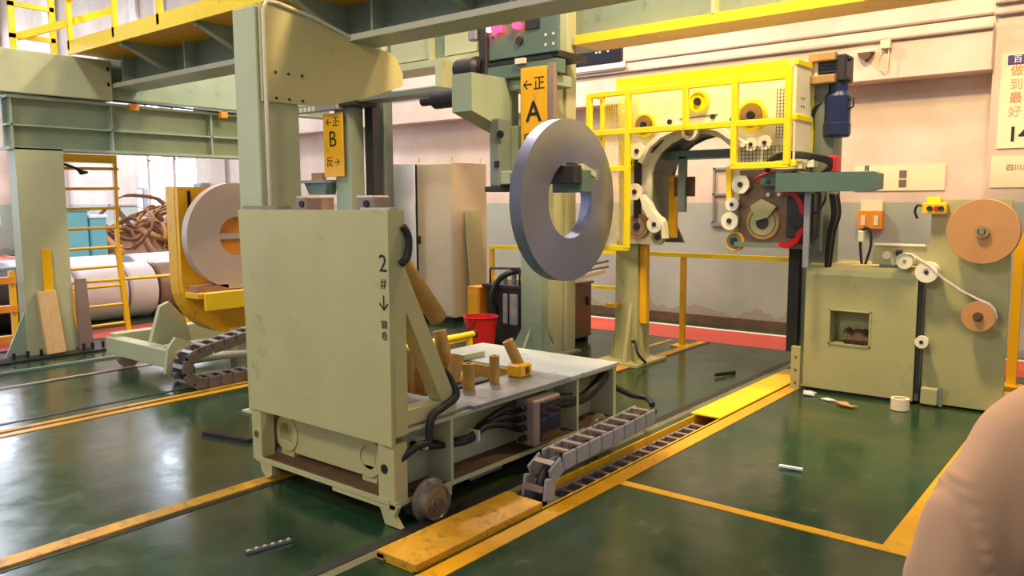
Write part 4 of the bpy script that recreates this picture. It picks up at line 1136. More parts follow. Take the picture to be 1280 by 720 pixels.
# guard fence by the wall
F = thing('guard_fence', 'yellow square tube guard fence between machines and red walkway', 'fence', (8.6, 4, 0))
for y in (7.32, 4.34, 1.12): MB().box(8.575, 8.625, y - 0.03, y + 0.03, 0, 1.10).build('post', M['deep_yellow'], F)
MB().box(8.57, 8.63, 1.09, 7.35, 1.07, 1.12).build('rail', M['yellow'], F)
MB().box(8.58, 8.62, 5.0, 7.32, 0.62, 0.66).build('rail', M['yellow'], F)
for y in (7.32, 4.34, 1.12): MB().box(8.50, 8.70, y - 0.11, y + 0.11, 0, 0.015).build('foot_plate', M['deep_yellow'], F)
tp = thing('yellow_gate_post', 'taller yellow post at the right edge behind the reel stand', 'post', (8.6, 0.97, 0))
MB().box(8.57, 8.63, 0.93, 1.01, 0.012, 1.42).build('shaft', M['deep_yellow'], tp)
MB().box(8.52, 8.68, 0.88, 1.06, 0.0, 0.012).build('foot_plate', M['deep_yellow'], tp)

# ================================================================== STRAPPING MACHINE
W = thing('strapping_machine', 'arch shaped coil strapping machine with yellow cage, rollers and blue motor', 'strapping machine', (7.5, 3.5, 0))
archp = [(4.06, 1.55), (4.06, 2.0), (4.03, 2.12), (3.96, 2.22), (3.84, 2.31), (3.72, 2.36), (3.58, 2.39), (3.46, 2.38), (3.32, 2.33), (3.22, 2.25), (3.18, 2.18), (3.18, 1.33)]
outer = [(2.50, 1.33), (2.52, 2.88), (4.46, 2.83), (4.44, 1.29), (3.93, 1.29)]
MB().prism(outer + archp, 'yz', 7.30, 7.33).build('face_plate', M['cream'], W)
inner_o = [(2.62, 1.38), (2.62, 2.80), (4.40, 2.76), (4.40, 1.34), (3.98, 1.34)]
inner_a = [(4.08, 1.56), (4.08, 2.0), (3.98, 2.24), (3.72, 2.385), (3.46, 2.40), (3.22, 2.28), (3.16, 2.18), (3.16, 1.38)]
MB().prism(inner_o + inner_a, 'yz', 7.33, 7.78).build('machine_body', M['greygreen'], W)
MB().prism([(p[0], p[1]) for p in outer + archp], 'yz', 7.78, 7.81).build('back_plate', M['greygreen'], W)
MB().box(7.45, 7.75, 3.2, 4.0, 2.16, 2.24).build('cross_beam', M['teal'], W)
MB().box(7.45, 7.50, 3.76, 3.84, 1.62, 2.18).build('guide_bar', M['greygreen'], W)
MB().box(7.52, 7.56, 3.70, 3.92, 1.78, 1.98).build('guide_block', M['rust'], W)
lab(MB().box(7.60, 7.66, 3.94, 4.02, 1.35, 2.0).build('guide_bar', M['deep_yellow'], W), 'yellow inner guide bar')
# legs
MB().prism([(4.24, 0.03), (4.52, 0.03), (4.51, 1.31), (4.25, 1.31)], 'yz', 7.36, 7.62).build('leg', M['machine_green'], W)
MB().prism([(4.52, 0.03), (4.60, 0.03), (4.52, 0.50)], 'yz', 7.40, 7.44).build('leg_gusset', M['machine_green'], W)
MB().prism([(4.18, 0.03), (4.24, 0.03), (4.24, 0.50)], 'yz', 7.40, 7.44).build('leg_gusset', M['machine_green'], W)
MB().prism([(7.22, 0.03), (7.36, 0.03), (7.36, 0.65)], 'xz', 4.30, 4.34).build('leg_gusset', M['machine_green'], W)
MB().box(7.15, 7.80, 4.12, 4.66, 0.003, 0.03).build('base_plate', M['machine_green'], W)
MB().box(7.25, 7.36, 4.44, 4.58, 0.60, 0.64).build('leg_bracket', M['deep_yellow'], W)
lab(MB().box(7.40, 7.46, 4.16, 4.24, 0.44, 1.30).build('slide_bar', M['deep_yellow'], W), 'yellow vertical slide bar')
MB().tube([(7.33, 4.28, 0.24), (7.28, 4.22, 0.25), (7.24, 4.16, 0.14), (7.3, 4.1, 0.04)], 0.016, 6).build('cable', M['black'], W)
MB().box(7.48, 7.74, 2.32, 2.58, 0.03, 3.0, 0.006).build('leg', M['greygreen'], W)
MB().box(7.40, 7.47, 2.56, 2.66, 0.32, 1.33).build('cable_track', M['black'], W)
MB().box(7.26, 7.30, 2.475, 2.56, 0.0, 0.40, 0.004).build('foot_plate', M['machine_green'], W)
for z in (0.06, 0.18, 0.30): MB().cyl((7.255, 2.515, z), (7.26, 2.515, z), 0.012, n=8).build('bolt', M['rust'], W)
# yellow safety cage
def bar(x0, x1, y0, y1, z0, z1, mk='bright_yellow'):
    return MB().box(x0, x1, y0, y1, z0, z1, 0.004).build('cage_bar', M[mk], W)
CX = 7.0
for (y, z0, z1) in ((4.64, 1.28, 2.83), (4.18, 1.26, 2.86), (3.55, 2.42, 2.86), (3.06, 2.06, 2.88), (2.57, 2.05, 2.90)):
    bar(CX - 0.003, CX + 0.05, y - 0.027, y + 0.027, z0, z1)
for (z, y0, y1) in ((2.815, 2.55, 4.66), (2.43, 2.55, 4.66), (2.05, 2.55, 3.08), (1.26, 4.16, 4.66), (2.06, 4.18, 4.40)):
    bar(CX, CX + 0.05, y0, y1, z - 0.028, z + 0.028)
MB().box(7.02, 7.04, 2.57, 4.32, 2.85, 2.955).build('top_fascia', M['bright_yellow'], W)
for (x, z0, z1) in ((7.46, 2.06, 2.95),): bar(x, x + 0.05, 2.50, 2.55, z0, z1)
for z in (2.93, 2.46, 2.06): bar(7.04, 7.5, 2.50, 2.55, z - 0.025, z + 0.025)
MB().box(7.05, 7.47, 2.515, 2.53, 2.08, 2.92).build('side_panel', M['cream'], W)
for (x, z) in ((7.18, 2.56), (7.24, 2.56), (7.18, 2.63), (7.24, 2.63)): MB().cyl((x, 2.51, z), (x, 2.515, z), 0.009, n=8).build('bolt', M['ink'], W)
for z in (2.2, 2.42, 2.66, 2.86): MB().cyl((7.485, 2.492, z), (7.485, 2.50, z), 0.01, n=8).build('bolt', M['ink'], W)
bar(7.25, 7.29, 4.62, 4.66, 1.28, 2.83)
for z in (2.82, 2.43, 1.27): bar(7.04, 7.29, 4.62, 4.66, z - 0.02, z + 0.02)
# wire mesh in the cage (one piece of netting)
def net(y0, y1, z0, z1, step, mk, x=7.06):
    m = MB(); r = 0.0022
    n = int((y1 - y0) / step)
    for i in range(n + 1): m.box(x - r, x + r, y0 + i * step - r, y0 + i * step + r, z0, z1)
    n = int((z1 - z0) / step)
    for i in range(n + 1): m.box(x - r, x + r, y0, y1, z0 + i * step - r, z0 + i * step + r)
    o = m.build('wire_mesh', M[mk], W); o['kind'] = 'stuff'
net(4.21, 4.61, 2.46, 2.79, 0.03, 'bright_yellow', 7.27)
net(4.21, 4.61, 1.30, 2.40, 0.03, 'bright_yellow', 7.03)
net(2.60, 3.03, 2.08, 2.22, 0.035, 'charcoal', 7.10)
net(2.62, 2.74, 2.30, 2.74, 0.03, 'charcoal', 7.20)
# wheels and rollers on the face
def wheel(y, z, r, mk, name, x0=7.30, depth=0.06, hubr=0.25, hubmk='charcoal', ringmk=None):
    w = MB().lathe((x0, y, z), (-1, 0, 0), [(0, r * 0.96), (0.008, r), (depth - 0.012, r), (depth, r * 0.94), (depth, r * 0.78), (depth - 0.012, r * 0.74), (depth - 0.012, 0.001)], 30).build(name, M[mk], W)
    MB().cyl((x0 - depth - 0.012, y, z), (x0 - depth + 0.012, y, z), r * hubr, n=14).build('hub', M[hubmk], w)
    if ringmk:
        MB().cyl((x0 - depth - 0.002, y, z), (x0 - depth + 0.012, y, z), r * 0.72, n=26, hole=r * 0.3).build('wheel_web', M[ringmk], w)
    return w
wheel(4.13, 2.50, 0.125, 'bright_yellow', 'guide_wheel', ringmk='tan_metal')
wheel(3.00, 2.52, 0.145, 'bright_yellow', 'guide_wheel', ringmk='tan_metal')
wheel(3.54, 2.69, 0.105, 'bright_yellow', 'guide_wheel', hubr=0.35)
wheel(4.29, 2.13, 0.065, 'bright_yellow', 'guide_wheel', hubr=0.45)
wheel(3.58, 2.40, 0.085, 'cream', 'arch_roller', x0=7.22, hubr=0.5, hubmk='rust')
for (y, z, r) in ((4.17, 2.24, 0.085), (4.19, 1.83, 0.085), (3.96, 1.50, 0.085), (3.06, 1.885, 0.085), (3.14, 1.70, 0.065), (3.16, 1.545, 0.085), (3.12, 2.27, 0.065), (2.97, 2.25, 0.062), (2.84, 2.26, 0.065)):
    w = MB().lathe((7.30, y, z), (-1, 0, 0), [(0, r), (0.012, r), (0.012, r * 0.72), (0.10, r * 0.72), (0.10, r), (0.115, r), (0.115, 0.001)], 24).build('strap_roller', M['white_plastic'], W)
    MB().cyl((7.175, y, z), (7.19, y, z), r * 0.3, n=12).build('hub', M['charcoal'], w)
w = wheel(4.19, 1.475, 0.13, 'tan_metal', 'drive_pulley', hubr=0.3, ringmk='pink_metal')
w = wheel(2.86, 1.53, 0.165, 'tan_metal', 'drive_pulley', hubr=0.36, ringmk='machine_green')
wheel(3.13, 1.35, 0.095, 'deep_yellow', 'drive_pulley', hubr=0.4, ringmk='greygreen')
wheel(3.95, 1.37, 0.075, 'machine_green', 'drive_pulley', hubr=0.4)
for (y, z) in ((3.40, 2.54), (3.86, 2.52), (3.20, 2.50)): MB().cyl((7.28, y, z), (7.30, y, z), 0.025, n=12).build('pivot', M['charcoal'], W)
for (y0, z0, y1, z1) in ((3.75, 2.54, 3.35, 2.56),): MB().bar((7.295, y0, z0), (7.295, y1, z1), 0.008, 0.012).build('slot_line', M['greygreen'], W)
for (y, z) in ((4.33, 2.62), (4.33, 2.58)): MB().cyl((7.295, y, z), (7.30, y, z), 0.012, n=8).build('bolt', M['ink'], W)
# strap guides
MB().ribbon([(4.12, 2.12), (4.03, 2.28), (3.90, 2.38), (3.74, 2.44), (3.58, 2.46), (3.42, 2.45), (3.28, 2.41), (3.16, 2.33), (3.02, 2.24)], 'yz', 7.16, 7.30, 0.05).build('strap_guide', M['white_plastic'], W)
MB().prism([(4.10, 1.80), (4.03, 1.72), (3.99, 1.64), (3.93, 1.58), (3.88, 1.50), (3.90, 1.46), (3.97, 1.52), (4.04, 1.58), (4.09, 1.66), (4.13, 1.78)], 'yz', 7.18, 7.29).build('strap_guide', M['white_plastic'], W)
MB().prism([(3.86, 1.53), (3.90, 1.53), (3.88, 1.36), (3.84, 1.36)], 'yz', 7.2, 7.28).build('strap_guide', M['cream'], W)
MB().box(7.22, 7.29, 4.17, 4.22, 1.56, 2.16).build('drive_belt', M['black'], W)
MB().bar((7.25, 4.12, 2.18), (7.25, 3.85, 2.44), 0.06, 0.05, up=(1, 0, 0)).build('drive_belt', M['rust'], W)
MB().bar((7.25, 3.18, 1.56), (7.25, 3.20, 2.06), 0.05, 0.05, up=(1, 0, 0)).build('guide_strip', M['yellow'], W)
MB().prism([(2.97, 1.68), (2.86, 1.75), (2.72, 1.68), (2.80, 1.58), (2.90, 1.55)], 'yz', 7.20, 7.225).build('pulley_guard', M['machine_green'], W)
MB().prism([(3.12, 1.95), (3.02, 1.97), (2.98, 1.86), (3.04, 1.80), (3.14, 1.86)], 'yz', 7.2, 7.24).build('strap_head', M['white_plastic'], W)
MB().box(7.26, 7.30, 2.46, 3.10, 1.32, 2.02).build('head_plate', M['brown_steel'], W)
MB().box(7.22, 7.32, 2.40, 3.12, 1.30, 1.345).build('lower_rail', M['greygreen'], W)
MB().box(7.16, 7.26, 2.66, 2.86, 1.86, 2.0, 0.008).build('strap_head', M['teal'], W)
for y in (2.70, 2.78): MB().cyl((7.15, y, 1.90), (7.16, y, 1.90), 0.016, n=8).build('bolt', M['ink'], W)
for y in (2.62, 2.70, 2.80): MB().cyl((7.20, y, 1.79), (7.26, y, 1.79), 0.018, n=10).build('fitting', M['pale_pipe'], W)
lab(MB().ribbon([(2.60 + 0.155 * math.cos(math.radians(a)) , 1.57 + 0.24 * math.sin(math.radians(a))) for a in range(70, 291, 20)], 'yz', 7.12, 7.24, 0.045).build('guard_hood', M['red_gloss'], W), 'glossy red curved guard')
MB().box(7.14, 7.30, 2.36, 2.60, 1.40, 1.80, 0.01).build('gear_housing', M['charcoal'], W)
MB().cyl((7.10, 2.50, 1.56), (7.14, 2.50, 1.56), 0.07, n=16).build('gear_wheel', M['dark_gear'], W)
MB().box(7.28, 7.34, 2.34, 2.50, 1.28, 1.90).build('support_plate', M['greygreen'], W)
MB().prism([(1.86, 1.81), (2.64, 1.81), (2.64, 1.975), (1.83, 1.97), (1.79, 1.95), (1.79, 1.83)], 'yz', 6.96, 7.12).build('cantilever_beam', M['teal'], W)
MB().cyl((7.02, 1.90, 1.975), (7.02, 1.90, 2.02), 0.018, n=10).build('stop_pin', M['greygreen'], W)
MB().box(7.04, 7.07, 2.36, 2.41, 1.15, 1.81).build('strap_chute', M['grey'], W)
lab(MB().box(7.2, 7.34, 2.20, 2.28, 1.98, 2.12, 0.006).build('valve_box', M['red'], W), 'red valve box')
for k in range(5):
    lab(MB().tube([(7.18, 2.80, 1.98), (7.10 - 0.01 * k, 2.78 - 0.02 * k, 2.08 + 0.012 * k), (7.08, 2.55, 2.11 + 0.012 * k), (7.12, 2.35, 2.09 + 0.01 * k), (7.2, 2.24, 2.03 + 0.012 * k), (7.14, 2.34, 1.97), (7.10, 2.55, 1.99)], 0.013, 6).build('cable', M['black'], W), 'black cable looped over the beam')
for k in range(5):
    lab(MB().tube([(7.26, 2.26 - 0.015 * k, 1.80), (7.28, 2.24 - 0.015 * k, 1.62), (7.30, 2.27 - 0.012 * k, 1.46), (7.34, 2.30 - 0.01 * k, 1.20), (7.40, 2.30, 0.95)], 0.014, 6).build('cable', M['rust' if k == 3 else 'black'], W), 'hanging cable bundle')
lab(MB().tube([(7.12, 2.52, 1.56), (7.08, 2.36, 1.60), (7.10, 2.27, 1.70), (7.2, 2.28, 1.80), (7.24, 2.34, 1.83)], 0.010, 6).build('cable', M['black'], W), 'single black cable loop')
lab(MB().tube([(7.16, 2.72, 2.0), (7.12, 2.82, 1.97), (7.14, 2.90, 1.92), (7.2, 2.85, 1.88)], 0.009, 6).build('cable', M['red'], W), 'thin red cable')
for (y, z) in ((2.46, 2.04), (2.36, 2.05)): MB().box(7.1, 7.2, y, y + 0.06, z - 0.03, z + 0.04, 0.006).build('fitting', M['pale_pipe'], W)
# geared motor at the top right
mg = MB().box(7.44, 7.66, 2.22, 2.48, 2.78, 3.02, 0.015).build('gearbox', M['dark_gear'], W)
for z in (2.995, 2.80): MB().box(7.38, 7.46, 2.30, 2.54, z - 0.03, z + 0.045, 0.008).build('gearbox_foot', M['tan_metal'], W)
for z in (2.87, 2.90, 2.93): MB().box(7.425, 7.44, 2.32, 2.46, z, z + 0.012).build('cooling_fin', M['navy'], W)
for z in (2.80, 2.98): MB().cyl((7.50, 2.20, z), (7.50, 2.22, z), 0.02, n=8).build('bolt', M['ink'], W)
MB().lathe((7.53, 2.31, 2.30), (0, 0, 1), [(0, 0.001), (0, 0.10), (0.02, 0.118), (0.12, 0.118), (0.125, 0.112), (0.36, 0.112), (0.40, 0.085), (0.48, 0.085)], 28).build('motor', M['navy'], W)
lab(MB().tube([(7.50, 2.42, 2.62), (7.46, 2.50, 2.55), (7.50, 2.50, 2.3), (7.54, 2.47, 2.05)], 0.012, 6).build('cable', M['black'], W), 'motor cable')
MB().poly_tube([(7.5, 2.20, 2.62), (7.5, 2.165, 2.64), (7.5, 2.165, 2.56), (7.5, 2.20, 2.54)], 0.008, 6).build('lifting_hook', M['dark_gear'], W)
MB().box(7.44, 7.50, 2.46, 2.60, 2.80, 3.0).build('gear_mount', M['cream'], W)

# ================================================================== GREEN CABINET
Q = thing('strap_accumulator', 'green steel cabinet with square window standing right of the strapping machine', 'cabinet', (7.6, 1.98, 0))
MB().prism([(7.30, 0.03), (7.95, 0.03), (7.95, 1.16), (7.40, 1.16), (7.36, 1.15), (7.32, 1.12), (7.30, 1.07)], 'xz', 1.53, 1.90).build('front_panel', M['machine_green'], Q)
MB().prism([(7.30, 0.03), (7.95, 0.03), (7.95, 1.16), (7.40, 1.16), (7.36, 1.15), (7.32, 1.12), (7.30, 1.07)], 'xz', 2.23, 2.46).build('front_panel', M['machine_green'], Q)
MB().box(7.30, 7.95, 1.90, 2.23, 0.03, 0.46).build('lower_panel', M['machine_green'], Q)
MB().prism([(7.30, 0.765), (7.95, 0.765), (7.95, 1.16), (7.40, 1.16), (7.36, 1.15), (7.32, 1.12), (7.30, 1.07)], 'xz', 1.90, 2.23).build('upper_panel', M['machine_green'], Q)
MB().box(7.50, 7.52, 1.90, 2.23, 0.46, 0.765).build('window_back', M['machine_green'], Q)
for (a, b, c, e) in ((1.885, 2.245, 0.755, 0.765), (1.885, 2.245, 0.45, 0.46), (1.885, 1.90, 0.45, 0.765), (2.23, 2.245, 0.45, 0.765)):
    MB().box(7.292, 7.31, a, b, c, e).build('window_frame', M['machine_green'], Q)
MB().box(7.34, 7.95, 1.495, 1.528, 0.03, 1.13).build('hinge_side', M['greygreen'], Q)
MB().box(7.315, 7.34, 1.50, 1.52, 0.1, 1.1).build('hinge_pin', M['charcoal'], Q)
MB().box(7.33, 7.9, 1.56, 2.44, 0.0, 0.03).build('plinth', M['black'], Q)
g = thing('work_gloves', 'dark crumpled work gloves lying in the square window of the green cabinet', 'gloves', (7.4, 2.0, 0.46))
for k in range(6):
    y = 1.93 + 0.035 * k
    MB().tube([(7.33, y, 0.485), (7.40, y + 0.012, 0.52 + 0.02 * (k % 3)), (7.46, y + 0.004, 0.55 + 0.022 * (k % 2))], 0.024, 8).build('finger', M['glove'], g)
MB().lathe((7.42, 2.0, 0.462), (0, 0, 1), [(0, 0.001), (0, 0.07), (0.05, 0.085), (0.10, 0.06), (0.13, 0.001)], 16).build('palm', M['glove'], g)
# small strap gear on the cabinet top
g = thing('strap_feeder', 'small clamp mechanism with rollers on top of the green cabinet', 'feeder', (7.42, 1.78, 1.16))
MB().box(7.38, 7.50, 1.72, 1.86, 1.16, 1.18).build('base', M['greygreen'], g)
MB().bar((7.40, 1.86, 1.18), (7.40, 1.80, 1.30), 0.03, 0.03).build('arm', M['charcoal'], g)
MB().bar((7.40, 1.74, 1.18), (7.40, 1.79, 1.31), 0.05, 0.03).build('arm', M['pale_pipe'], g)
MB().cyl((7.36, 1.80, 1.26), (7.42, 1.80, 1.26), 0.035, n=14).build('spring_cap', M['pale_pipe'], g)
MB().bar((7.38, 1.72, 1.30), (7.38, 1.84, 1.33), 0.03, 0.03).build('lever', M['tan_metal'], g)
MB().box(7.36, 7.42, 1.68, 1.73, 1.26, 1.31, 0.006).build('clamp', M['charcoal'], g)
g = thing('cable_stub', 'grey switch and looped black cable behind the green cabinet top', 'cable', (7.7, 2.04, 1.16))
MB().box(7.56, 7.62, 2.05, 2.10, 1.36, 1.46, 0.006).build('switch', M['pale_pipe'], g)
MB().tube([(7.58, 2.06, 1.16), (7.58, 2.08, 1.36), (7.58, 2.05, 1.48), (7.58, 2.0, 1.46), (7.58, 1.99, 1.32), (7.58, 2.03, 1.16)], 0.012, 6).build('cable', M['black'], g)

# ================================================================== REEL STAND
D = thing('strap_dispenser', 'tall pale green panel stand carrying the paper reels and guide rollers', 'dispenser', (7.4, 1.1, 0))
MB().prism([(0.88, 0.02), (1.48, 0.02), (1.48, 1.18), (1.92, 1.18), (1.92, 1.36), (1.47, 1.36), (1.47, 1.735), (0.90, 1.735), (0.89, 1.5)], 'yz', 7.38, 7.42).build('panel', M['machine_green'], D)
MB().box(7.42, 7.9, 0.94, 1.4, 0.02, 0.10).build('base_frame', M['machine_green'], D)
MB().prism([(7.42, 0.1), (7.85, 0.1), (7.42, 1.2)], 'xz', 1.1, 1.13).build('rear_brace', M['machine_green'], D)
MB().box(7.30, 7.38, 1.34, 1.47, 0.02, 0.16, 0.006).build('foot_block', M['machine_green'], D)
MB().box(7.29, 7.30, 1.30, 1.33, 0.02, 0.18).build('foot_plate', M['greygreen'], D)
MB().box(7.36, 7.385, 1.50, 1.90, 1.345, 1.365).build('edge_lip', M['cream'], D)
w = MB().lathe((7.38, 1.46, 1.14), (-1, 0, 0), [(0, 0.08), (0.05, 0.08), (0.05, 0.086), (0.14, 0.086), (0.14, 0.03), (0.135, 0.028), (0.135, 0.001)], 26).build('guide_roller', M['white_plastic'], D)
MB().cyl((7.235, 1.46, 1.14), (7.25, 1.46, 1.14), 0.018, n=10).build('axle', M['charcoal'], w)
w = MB().lathe((7.38, 1.63, 1.225), (-1, 0, 0), [(0, 0.06), (0.05, 0.062), (0.14, 0.065), (0.14, 0.001)], 24).build('guide_roller', M['cream'], D)
MB().cyl((7.235, 1.63, 1.225), (7.25, 1.63, 1.225), 0.016, n=10).build('axle', M['tan_metal'], w)
w = MB().lathe((7.38, 1.47, 0.555), (-1, 0, 0), [(0, 0.03), (0.10, 0.03), (0.10, 0.052), (0.14, 0.052), (0.14, 0.001)], 20).build('guide_roller', M['white_plastic'], D)
MB().cyl((7.235, 1.47, 0.555), (7.25, 1.47, 0.555), 0.016, n=10).build('axle', M['charcoal'], w)
lab(MB().cyl((7.14, 1.065, 1.487), (7.40, 1.065, 1.487), 0.02, n=14).build('spindle', M['steel'], D), 'steel reel spindle')
lab(MB().cyl((7.18, 1.065, 0.81), (7.40, 1.065, 0.81), 0.025, n=14).build('spindle', M['rust'], D), 'rusty reel spindle')
b = thing('control_box', 'yellow pushbutton box on top edge of the reel stand', 'control box', (7.36, 1.45, 1.62))
MB().box(7.30, 7.38, 1.35, 1.53, 1.62, 1.71, 0.006).build('body', M['yellow'], b)
MB().box(7.33, 7.38, 1.40, 1.50, 1.71, 1.76, 0.004).build('top_plate', M['bright_yellow'], b)
for (y, mk) in ((1.47, 'charcoal'), (1.42, 'red'), (1.385, 'charcoal')): MB().cyl((7.285, y, 1.665), (7.30, y, 1.665), 0.022, n=12).build('button', M[mk], b)
lab(MB().tube([(7.34, 1.53, 1.68), (7.34, 1.57, 1.69), (7.34, 1.59, 1.64), (7.35, 1.57, 1.58)], 0.01, 6).build('cable', M['black'], b), 'short black cable')
r = thing('paper_reel', 'large brown paper strap reel high on the green stand', 'reel', (7.22, 1.065, 1.23))
MB().lathe((7.27, 1.065, 1.487), (-1, 0, 0), [(0, 0.04), (0, 0.252), (0.004, 0.255), (0.086, 0.255), (0.09, 0.252), (0.09, 0.04)], 64).build('paper_disc', M['kraft'], r)
MB().cyl((7.15, 1.065, 1.487), (7.18, 1.065, 1.487), 0.05, n=20, hole=0.03).build('hub', M['tan_metal'], r)
r = thing('paper_reel', 'small brown reel with white strap low on the green stand', 'reel', (7.24, 1.065, 0.69))
MB().lathe((7.28, 1.065, 0.81), (-1, 0, 0), [(0, 0.03), (0, 0.12), (0.07, 0.12), (0.07, 0.03)], 40).build('paper_disc', M['kraft'], r)
MB().cyl((7.19, 1.065, 0.81), (7.21, 1.065, 0.81), 0.036, n=18, hole=0.026).build('hub', M['rust'], r)
sp = MB().ribbon([(1.70, 1.235), (1.67, 1.275), (1.63, 1.292), (1.58, 1.285), (1.50, 1.235), (1.44, 1.20), (1.34, 1.10), (1.20, 1.005), (1.08, 0.945), (1.00, 0.915), (0.955, 0.865), (0.94, 0.81), (0.955, 0.76)], 'yz', 7.23, 7.29, 0.006).build('strap_band', M['paper_white'])
tag(sp, 'white strap band running from the cabinet rollers down to the small reel', 'strap')

# ================================================================== SMALL THINGS ON THE FLOOR
o = MB().cyl((7.06, 1.57, 0.006), (7.06, 1.57, 0.10), 0.072, n=28, hole=0.05).build('tape_roll', M['poster'])
tag(o, 'cream tape roll standing on green floor before the cabinet corner', 'tape roll')
def scrap(name, pts, z, th, mk, label, cat):
    m = MB()
    n = len(pts)
    v = [(x, y, z + 0.012 * R.random()) for x, y in pts]
    v2 = [(x, y, zz + th) for (x, y, zz) in v]
    f = [tuple(range(n - 1, -1, -1)), tuple(range(n, 2 * n))] + [(i, (i + 1) % n, n + (i + 1) % n, n + i) for i in range(n)]
    o = m._add(v + v2, f).build(name, M[mk]); tag(o, label, cat)
scrap('paper_scrap', [(7.16, 2.40), (7.20, 2.35), (7.16, 2.28), (7.10, 2.30), (7.07, 2.27), (7.05, 2.36), (7.10, 2.38)], 0.004, 0.012, 'paper_white', 'crumpled white paper scrap on floor left of the cabinet front', 'scrap')
scrap('paper_scrap', [(7.01, 2.20), (7.03, 2.15), (6.97, 2.05), (6.96, 2.12)], 0.004, 0.008, 'paper_white', 'narrow white paper strip on the floor before the cabinet', 'scrap')
scrap('paper_scrap', [(6.95, 2.06), (6.98, 1.97), (6.91, 1.92), (6.90, 1.85), (6.85, 1.90), (6.87, 1.99)], 0.004, 0.010, 'kraft', 'torn brown paper piece on the floor before the cabinet', 'scrap')
scrap('white_strip', [(5.00, 1.82), (5.03, 1.82), (5.05, 1.68), (5.02, 1.67)], 0.004, 0.012, 'cabinet_white', 'small bright white strip on open green floor', 'strip')
scrap('dark_block', [(7.24, 3.30), (7.30, 3.30), (7.55, 3.22), (7.50, 3.19)], 0.004, 0.03, 'ink', 'small dark block on the floor between the rails', 'block')
o = thing('metal_strip', 'short shiny perforated metal strip on the floor at lower left', 'strip', (2.23, 3.40, 0))
MB().bar((2.12, 3.43, 0.010), (2.35, 3.38, 0.010), 0.028, 0.014).build('bar', M['steel'], o)
for k in range(6):
    a = k / 5
    MB().box(2.125 + 0.205 * a, 2.14 + 0.205 * a, 3.42 - 0.045 * a, 3.435 - 0.045 * a, 0.017, 0.022).build('rivet', M['pale_pipe'], o)

# ================================================================== PERSON at the lower right edge
def skin_mesh(name, verts, edges, radii, material, parent, origin, sub=2, root=0, disp=None, kids=None):
    me = bpy.data.meshes.new(name)
    me.from_pydata([Vector(v) - Vector(origin) for v in verts], edges, [])
    o = bpy.data.objects.new(name, me); C.objects.link(o)
    sk = o.modifiers.new('skin', 'SKIN'); sk.use_smooth_shade = True
    for i, r in enumerate(radii):
        sv = me.skin_vertices[0].data[i]
        sv.radius = r if isinstance(r, tuple) else (r, r)
        sv.use_root = (i == root)
    sb = o.modifiers.new('sub', 'SUBSURF'); sb.levels = sub; sb.render_levels = sub
    dg = bpy.context.evaluated_depsgraph_get(); dg.update()
    m2 = bpy.data.meshes.new_from_object(o.evaluated_get(dg))
    m2.name = name
    bpy.data.objects.remove(o); bpy.data.meshes.remove(me)
    for p in m2.polygons: p.use_smooth = True
    if disp:
        nr = [v.normal.copy() for v in m2.vertices]
        for v, n in zip(m2.vertices, nr):
            v.co += n * disp(v.co + Vector(origin), n)
    m2.materials.clear(); m2.materials.append(material)
    q = bpy.data.objects.new(name, m2); C.objects.link(q)
    if parent: q.parent = parent
    ORG[q.name] = Vector(origin)
    return q

PO = Vector((1.66, -0.02, 0.0))
fwd = Vector((0.88, 0.47, 0)).normalized(); left = Vector((-0.47, 0.88, 0)).normalized()
def B(f, l, z): return PO + fwd * f + left * l + Vector((0, 0, z))
P = thing('person', 'person in tan work jacket seen from behind at the lower right edge', 'person', tuple(PO))
bv = [B(0, 0, 0.94), B(0.0, 0, 1.10), B(0.01, 0, 1.28), B(0.0, 0, 1.42), B(0.02, 0, 1.50), B(0.04, 0, 1.58),
      B(0, 0.16, 1.345), B(-0.03, 0.28, 1.10), B(0.16, 0.24, 1.00), B(0.24, 0.20, 0.98),
      B(0, -0.16, 1.345), B(-0.03, -0.27, 1.10), B(0.16, -0.22, 1.00), B(0.24, -0.18, 0.98),
      B(0, 0.10, 0.86), B(0.02, 0.11, 0.48), B(-0.02, 0.12, 0.09), B(0.15, 0.13, 0.045),
      B(0, -0.10, 0.86), B(0.02, -0.11, 0.48), B(-0.02, -0.12, 0.09), B(0.15, -0.13, 0.045)]
be = [(0,1),(1,2),(2,3),(3,4),(4,5),(3,6),(6,7),(7,8),(8,9),(3,10),(10,11),(11,12),(12,13),(0,14),(14,15),(15,16),(16,17),(0,18),(18,19),(19,20),(20,21)]
br = [(0.15,0.11),(0.14,0.10),(0.15,0.11),(0.09,0.08),0.055,0.055, 0.05,0.045,0.036,0.028, 0.05,0.045,0.036,0.028, 0.085,0.058,0.042,0.035, 0.085,0.058,0.042,0.035]
skin_mesh('body', bv, be, br, M['skin'], P, PO)
# head with face
hm = bmesh.new()
bmesh.ops.create_uvsphere(hm, u_segments=24, v_segments=18, radius=1.0)
hc = B(0.05, 0, 1.66)
for v in hm.verts:
    x, y, z = v.co
    zz = z * 0.118; k = 1 - 0.22 * max(0, -z)
    f = x * 0.098 * (k if x > 0 else 1); l = y * 0.076 * k
    if x > 0.8 and abs(y) < 0.28 and -0.35 < z < 0.15: f += 0.018
    v.co = hc + fwd * f + left * l + Vector((0, 0, zz)) - PO
me = bpy.data.meshes.new('head'); hm.to_mesh(me); hm.free(); me.materials.append(M['skin'])
for p_ in me.polygons: p_.use_smooth = True
ho = bpy.data.objects.new('head', me); C.objects.link(ho); ho.parent = P; ORG['head'] = PO
hm = bmesh.new(); bmesh.ops.create_uvsphere(hm, u_segments=24, v_segments=18, radius=1.0)
dele = [v for v in hm.verts if v.co.z < -0.35 or (v.co.x > 0.55 and v.co.z < 0.5)]
bmesh.ops.delete(hm, geom=dele, context='VERTS')
